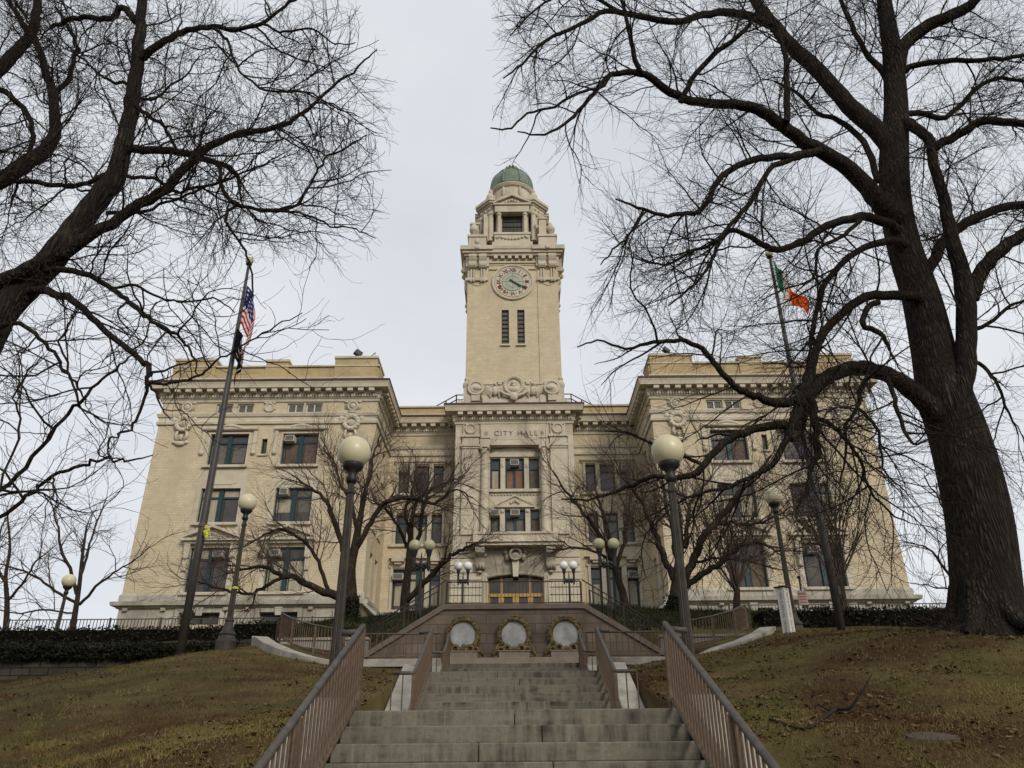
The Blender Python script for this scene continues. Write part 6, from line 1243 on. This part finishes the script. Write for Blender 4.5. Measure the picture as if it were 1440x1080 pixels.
small(52, (10, 890), 52, [([(10, 830), (-5, 790), (0, 750), (15, 715)], [8, 6, 4, 2], 51), ([(10, 845), (35, 815), (50, 790), (75, 770)], [7, 5, 4, 2], 51)], ([(10, 850), (8, 810), (14, 770), (10, 720)], [14, 11, 8, 6, 3]), cb, 'hazy bare tree at the far left edge beyond the hedge')
small(53, (1343, 862), 44, [([(1345, 820), (1325, 795), (1310, 775), (1290, 765), (1265, 760)], [7, 6, 5, 3, 2], 43), ([(1343, 800), (1348, 760), (1335, 730), (1320, 700), (1300, 670)], [8, 6, 5, 4, 2], 43), ([(1345, 830), (1310, 825), (1280, 820)], [5, 3, 2], 43), ([(1346, 780), (1370, 750), (1390, 715)], [6, 4, 2], 44)], ([(1344, 840), (1347, 800), (1345, 760), (1350, 720)], [13, 11, 9, 7, 4]), cb, 'open bare tree beyond the right corner of the building beside the big trunk')
# shrub at the foot of the big trunk, fallen branch, flat stones
T = Tree(61); c = at(1335, 893, 14.4); g0 = gz(c[0], 14.4)
for k in range(70):
    a = T.r.uniform(0, 6.28); e = T.r.uniform(.1, .8); C, r = T.walk(np.array([c[0] + T.r.normal() * .12, 14.4 + T.r.normal() * .1, g0 - .03]), np.array([math.sin(e) * math.cos(a), math.sin(e) * math.sin(a), math.cos(e)]), T.r.uniform(.25, .65), .007, .003, 6, .22, np.zeros(3)); T.lev[2].append((C, r)); T.grow(C, r, 3, {'max': 3, 3: dict(sp=.12, ang=(.4, 1), len=(.08, .25), rad=.004, tip=.0025, n=3, wob=.2)})
V, F = tubes(T.lev[2] + T.lev[3], 4); tag(link('shrub', np_mesh('shrub', V, F), REDB), 'tangled reddish brown bare shrub at the foot of the big trunk', 'shrub')
T = Tree(62)
def lie(pts, r): P = spline([np.array([x, y, gz(x, y) + dz]) for x, y, dz in pts], 4); T.lev[2].append((P, np.linspace(*r, len(P)))); T.grow(P, P[:, 0] * 0 + .006, 3, {'max': 3, 3: dict(sp=.35, ang=(.4, 1), len=(.12, .4), rad=.006, tip=.003, n=4, wob=.2)})
def onlawn(px, py):                      # where the sight line meets the lawn
    for Y in np.arange(6, 25, .02):
        p = at(px, py, Y)
        if p[2] <= gz(p[0], Y) + .0: return p[0], Y
    return p[0], Y
q = [onlawn(a, b) for a, b in ((1082, 1015), (1130, 1028), (1160, 1015), (1178, 1008))]; lie([(*q[0], .03), (*q[1], .02), (*q[2], .04), (*q[3], .08)], (.012, .02))
e = q[3]; P = spline([np.array([e[0], e[1], gz(*e) + .08]), at(1195, 995, e[1] - .1), at(1212, 972, e[1] - .15), at(1226, 948, e[1] - .1)], 4); T.lev[2].append((P, np.linspace(.022, .006, len(P))))
P = spline([np.array([e[0], e[1], gz(*e) + .08]), at(1165, 998, e[1]), at(1150, 990, e[1] + .1)], 4); T.lev[2].append((P, np.linspace(.018, .012, len(P))))
V, F = tubes(T.lev[2] + T.lev[3], 6); tag(link('fallen_branch', np_mesh('fallen_branch', V, F), TWIG), 'dark forked fallen branch lying on the right lawn', 'branch')
FLATS = mat('earthy_stone', (.075, .06, .045), .95, (.05, .04, .03), 9, 6, .3, 30)
def slab(px, py, w_, d_, lab):
    x, y = onlawn(px, py); m = MB(); n = 14; r_ = random.Random(px); P = [(x + w_ * math.cos(k * 2 * math.pi / n) * r_.uniform(.8, 1.1), y + d_ * math.sin(k * 2 * math.pi / n) * r_.uniform(.8, 1.1)) for k in range(n)]
    m.add([(a, b, gz(a, b) - .1) for a, b in P] + [(a, b, gz(a, b) + .025) for a, b in P], [tuple(range(n - 1, -1, -1)), tuple(range(n, 2 * n))] + [(i, (i + 1) % n, (i + 1) % n + n, i + n) for i in range(n)])
    tag(m.build('flat_stone', FLATS), lab, 'stone')
slab(1312, 1040, .26, .09, 'flat dark stone half sunk in the right lawn')
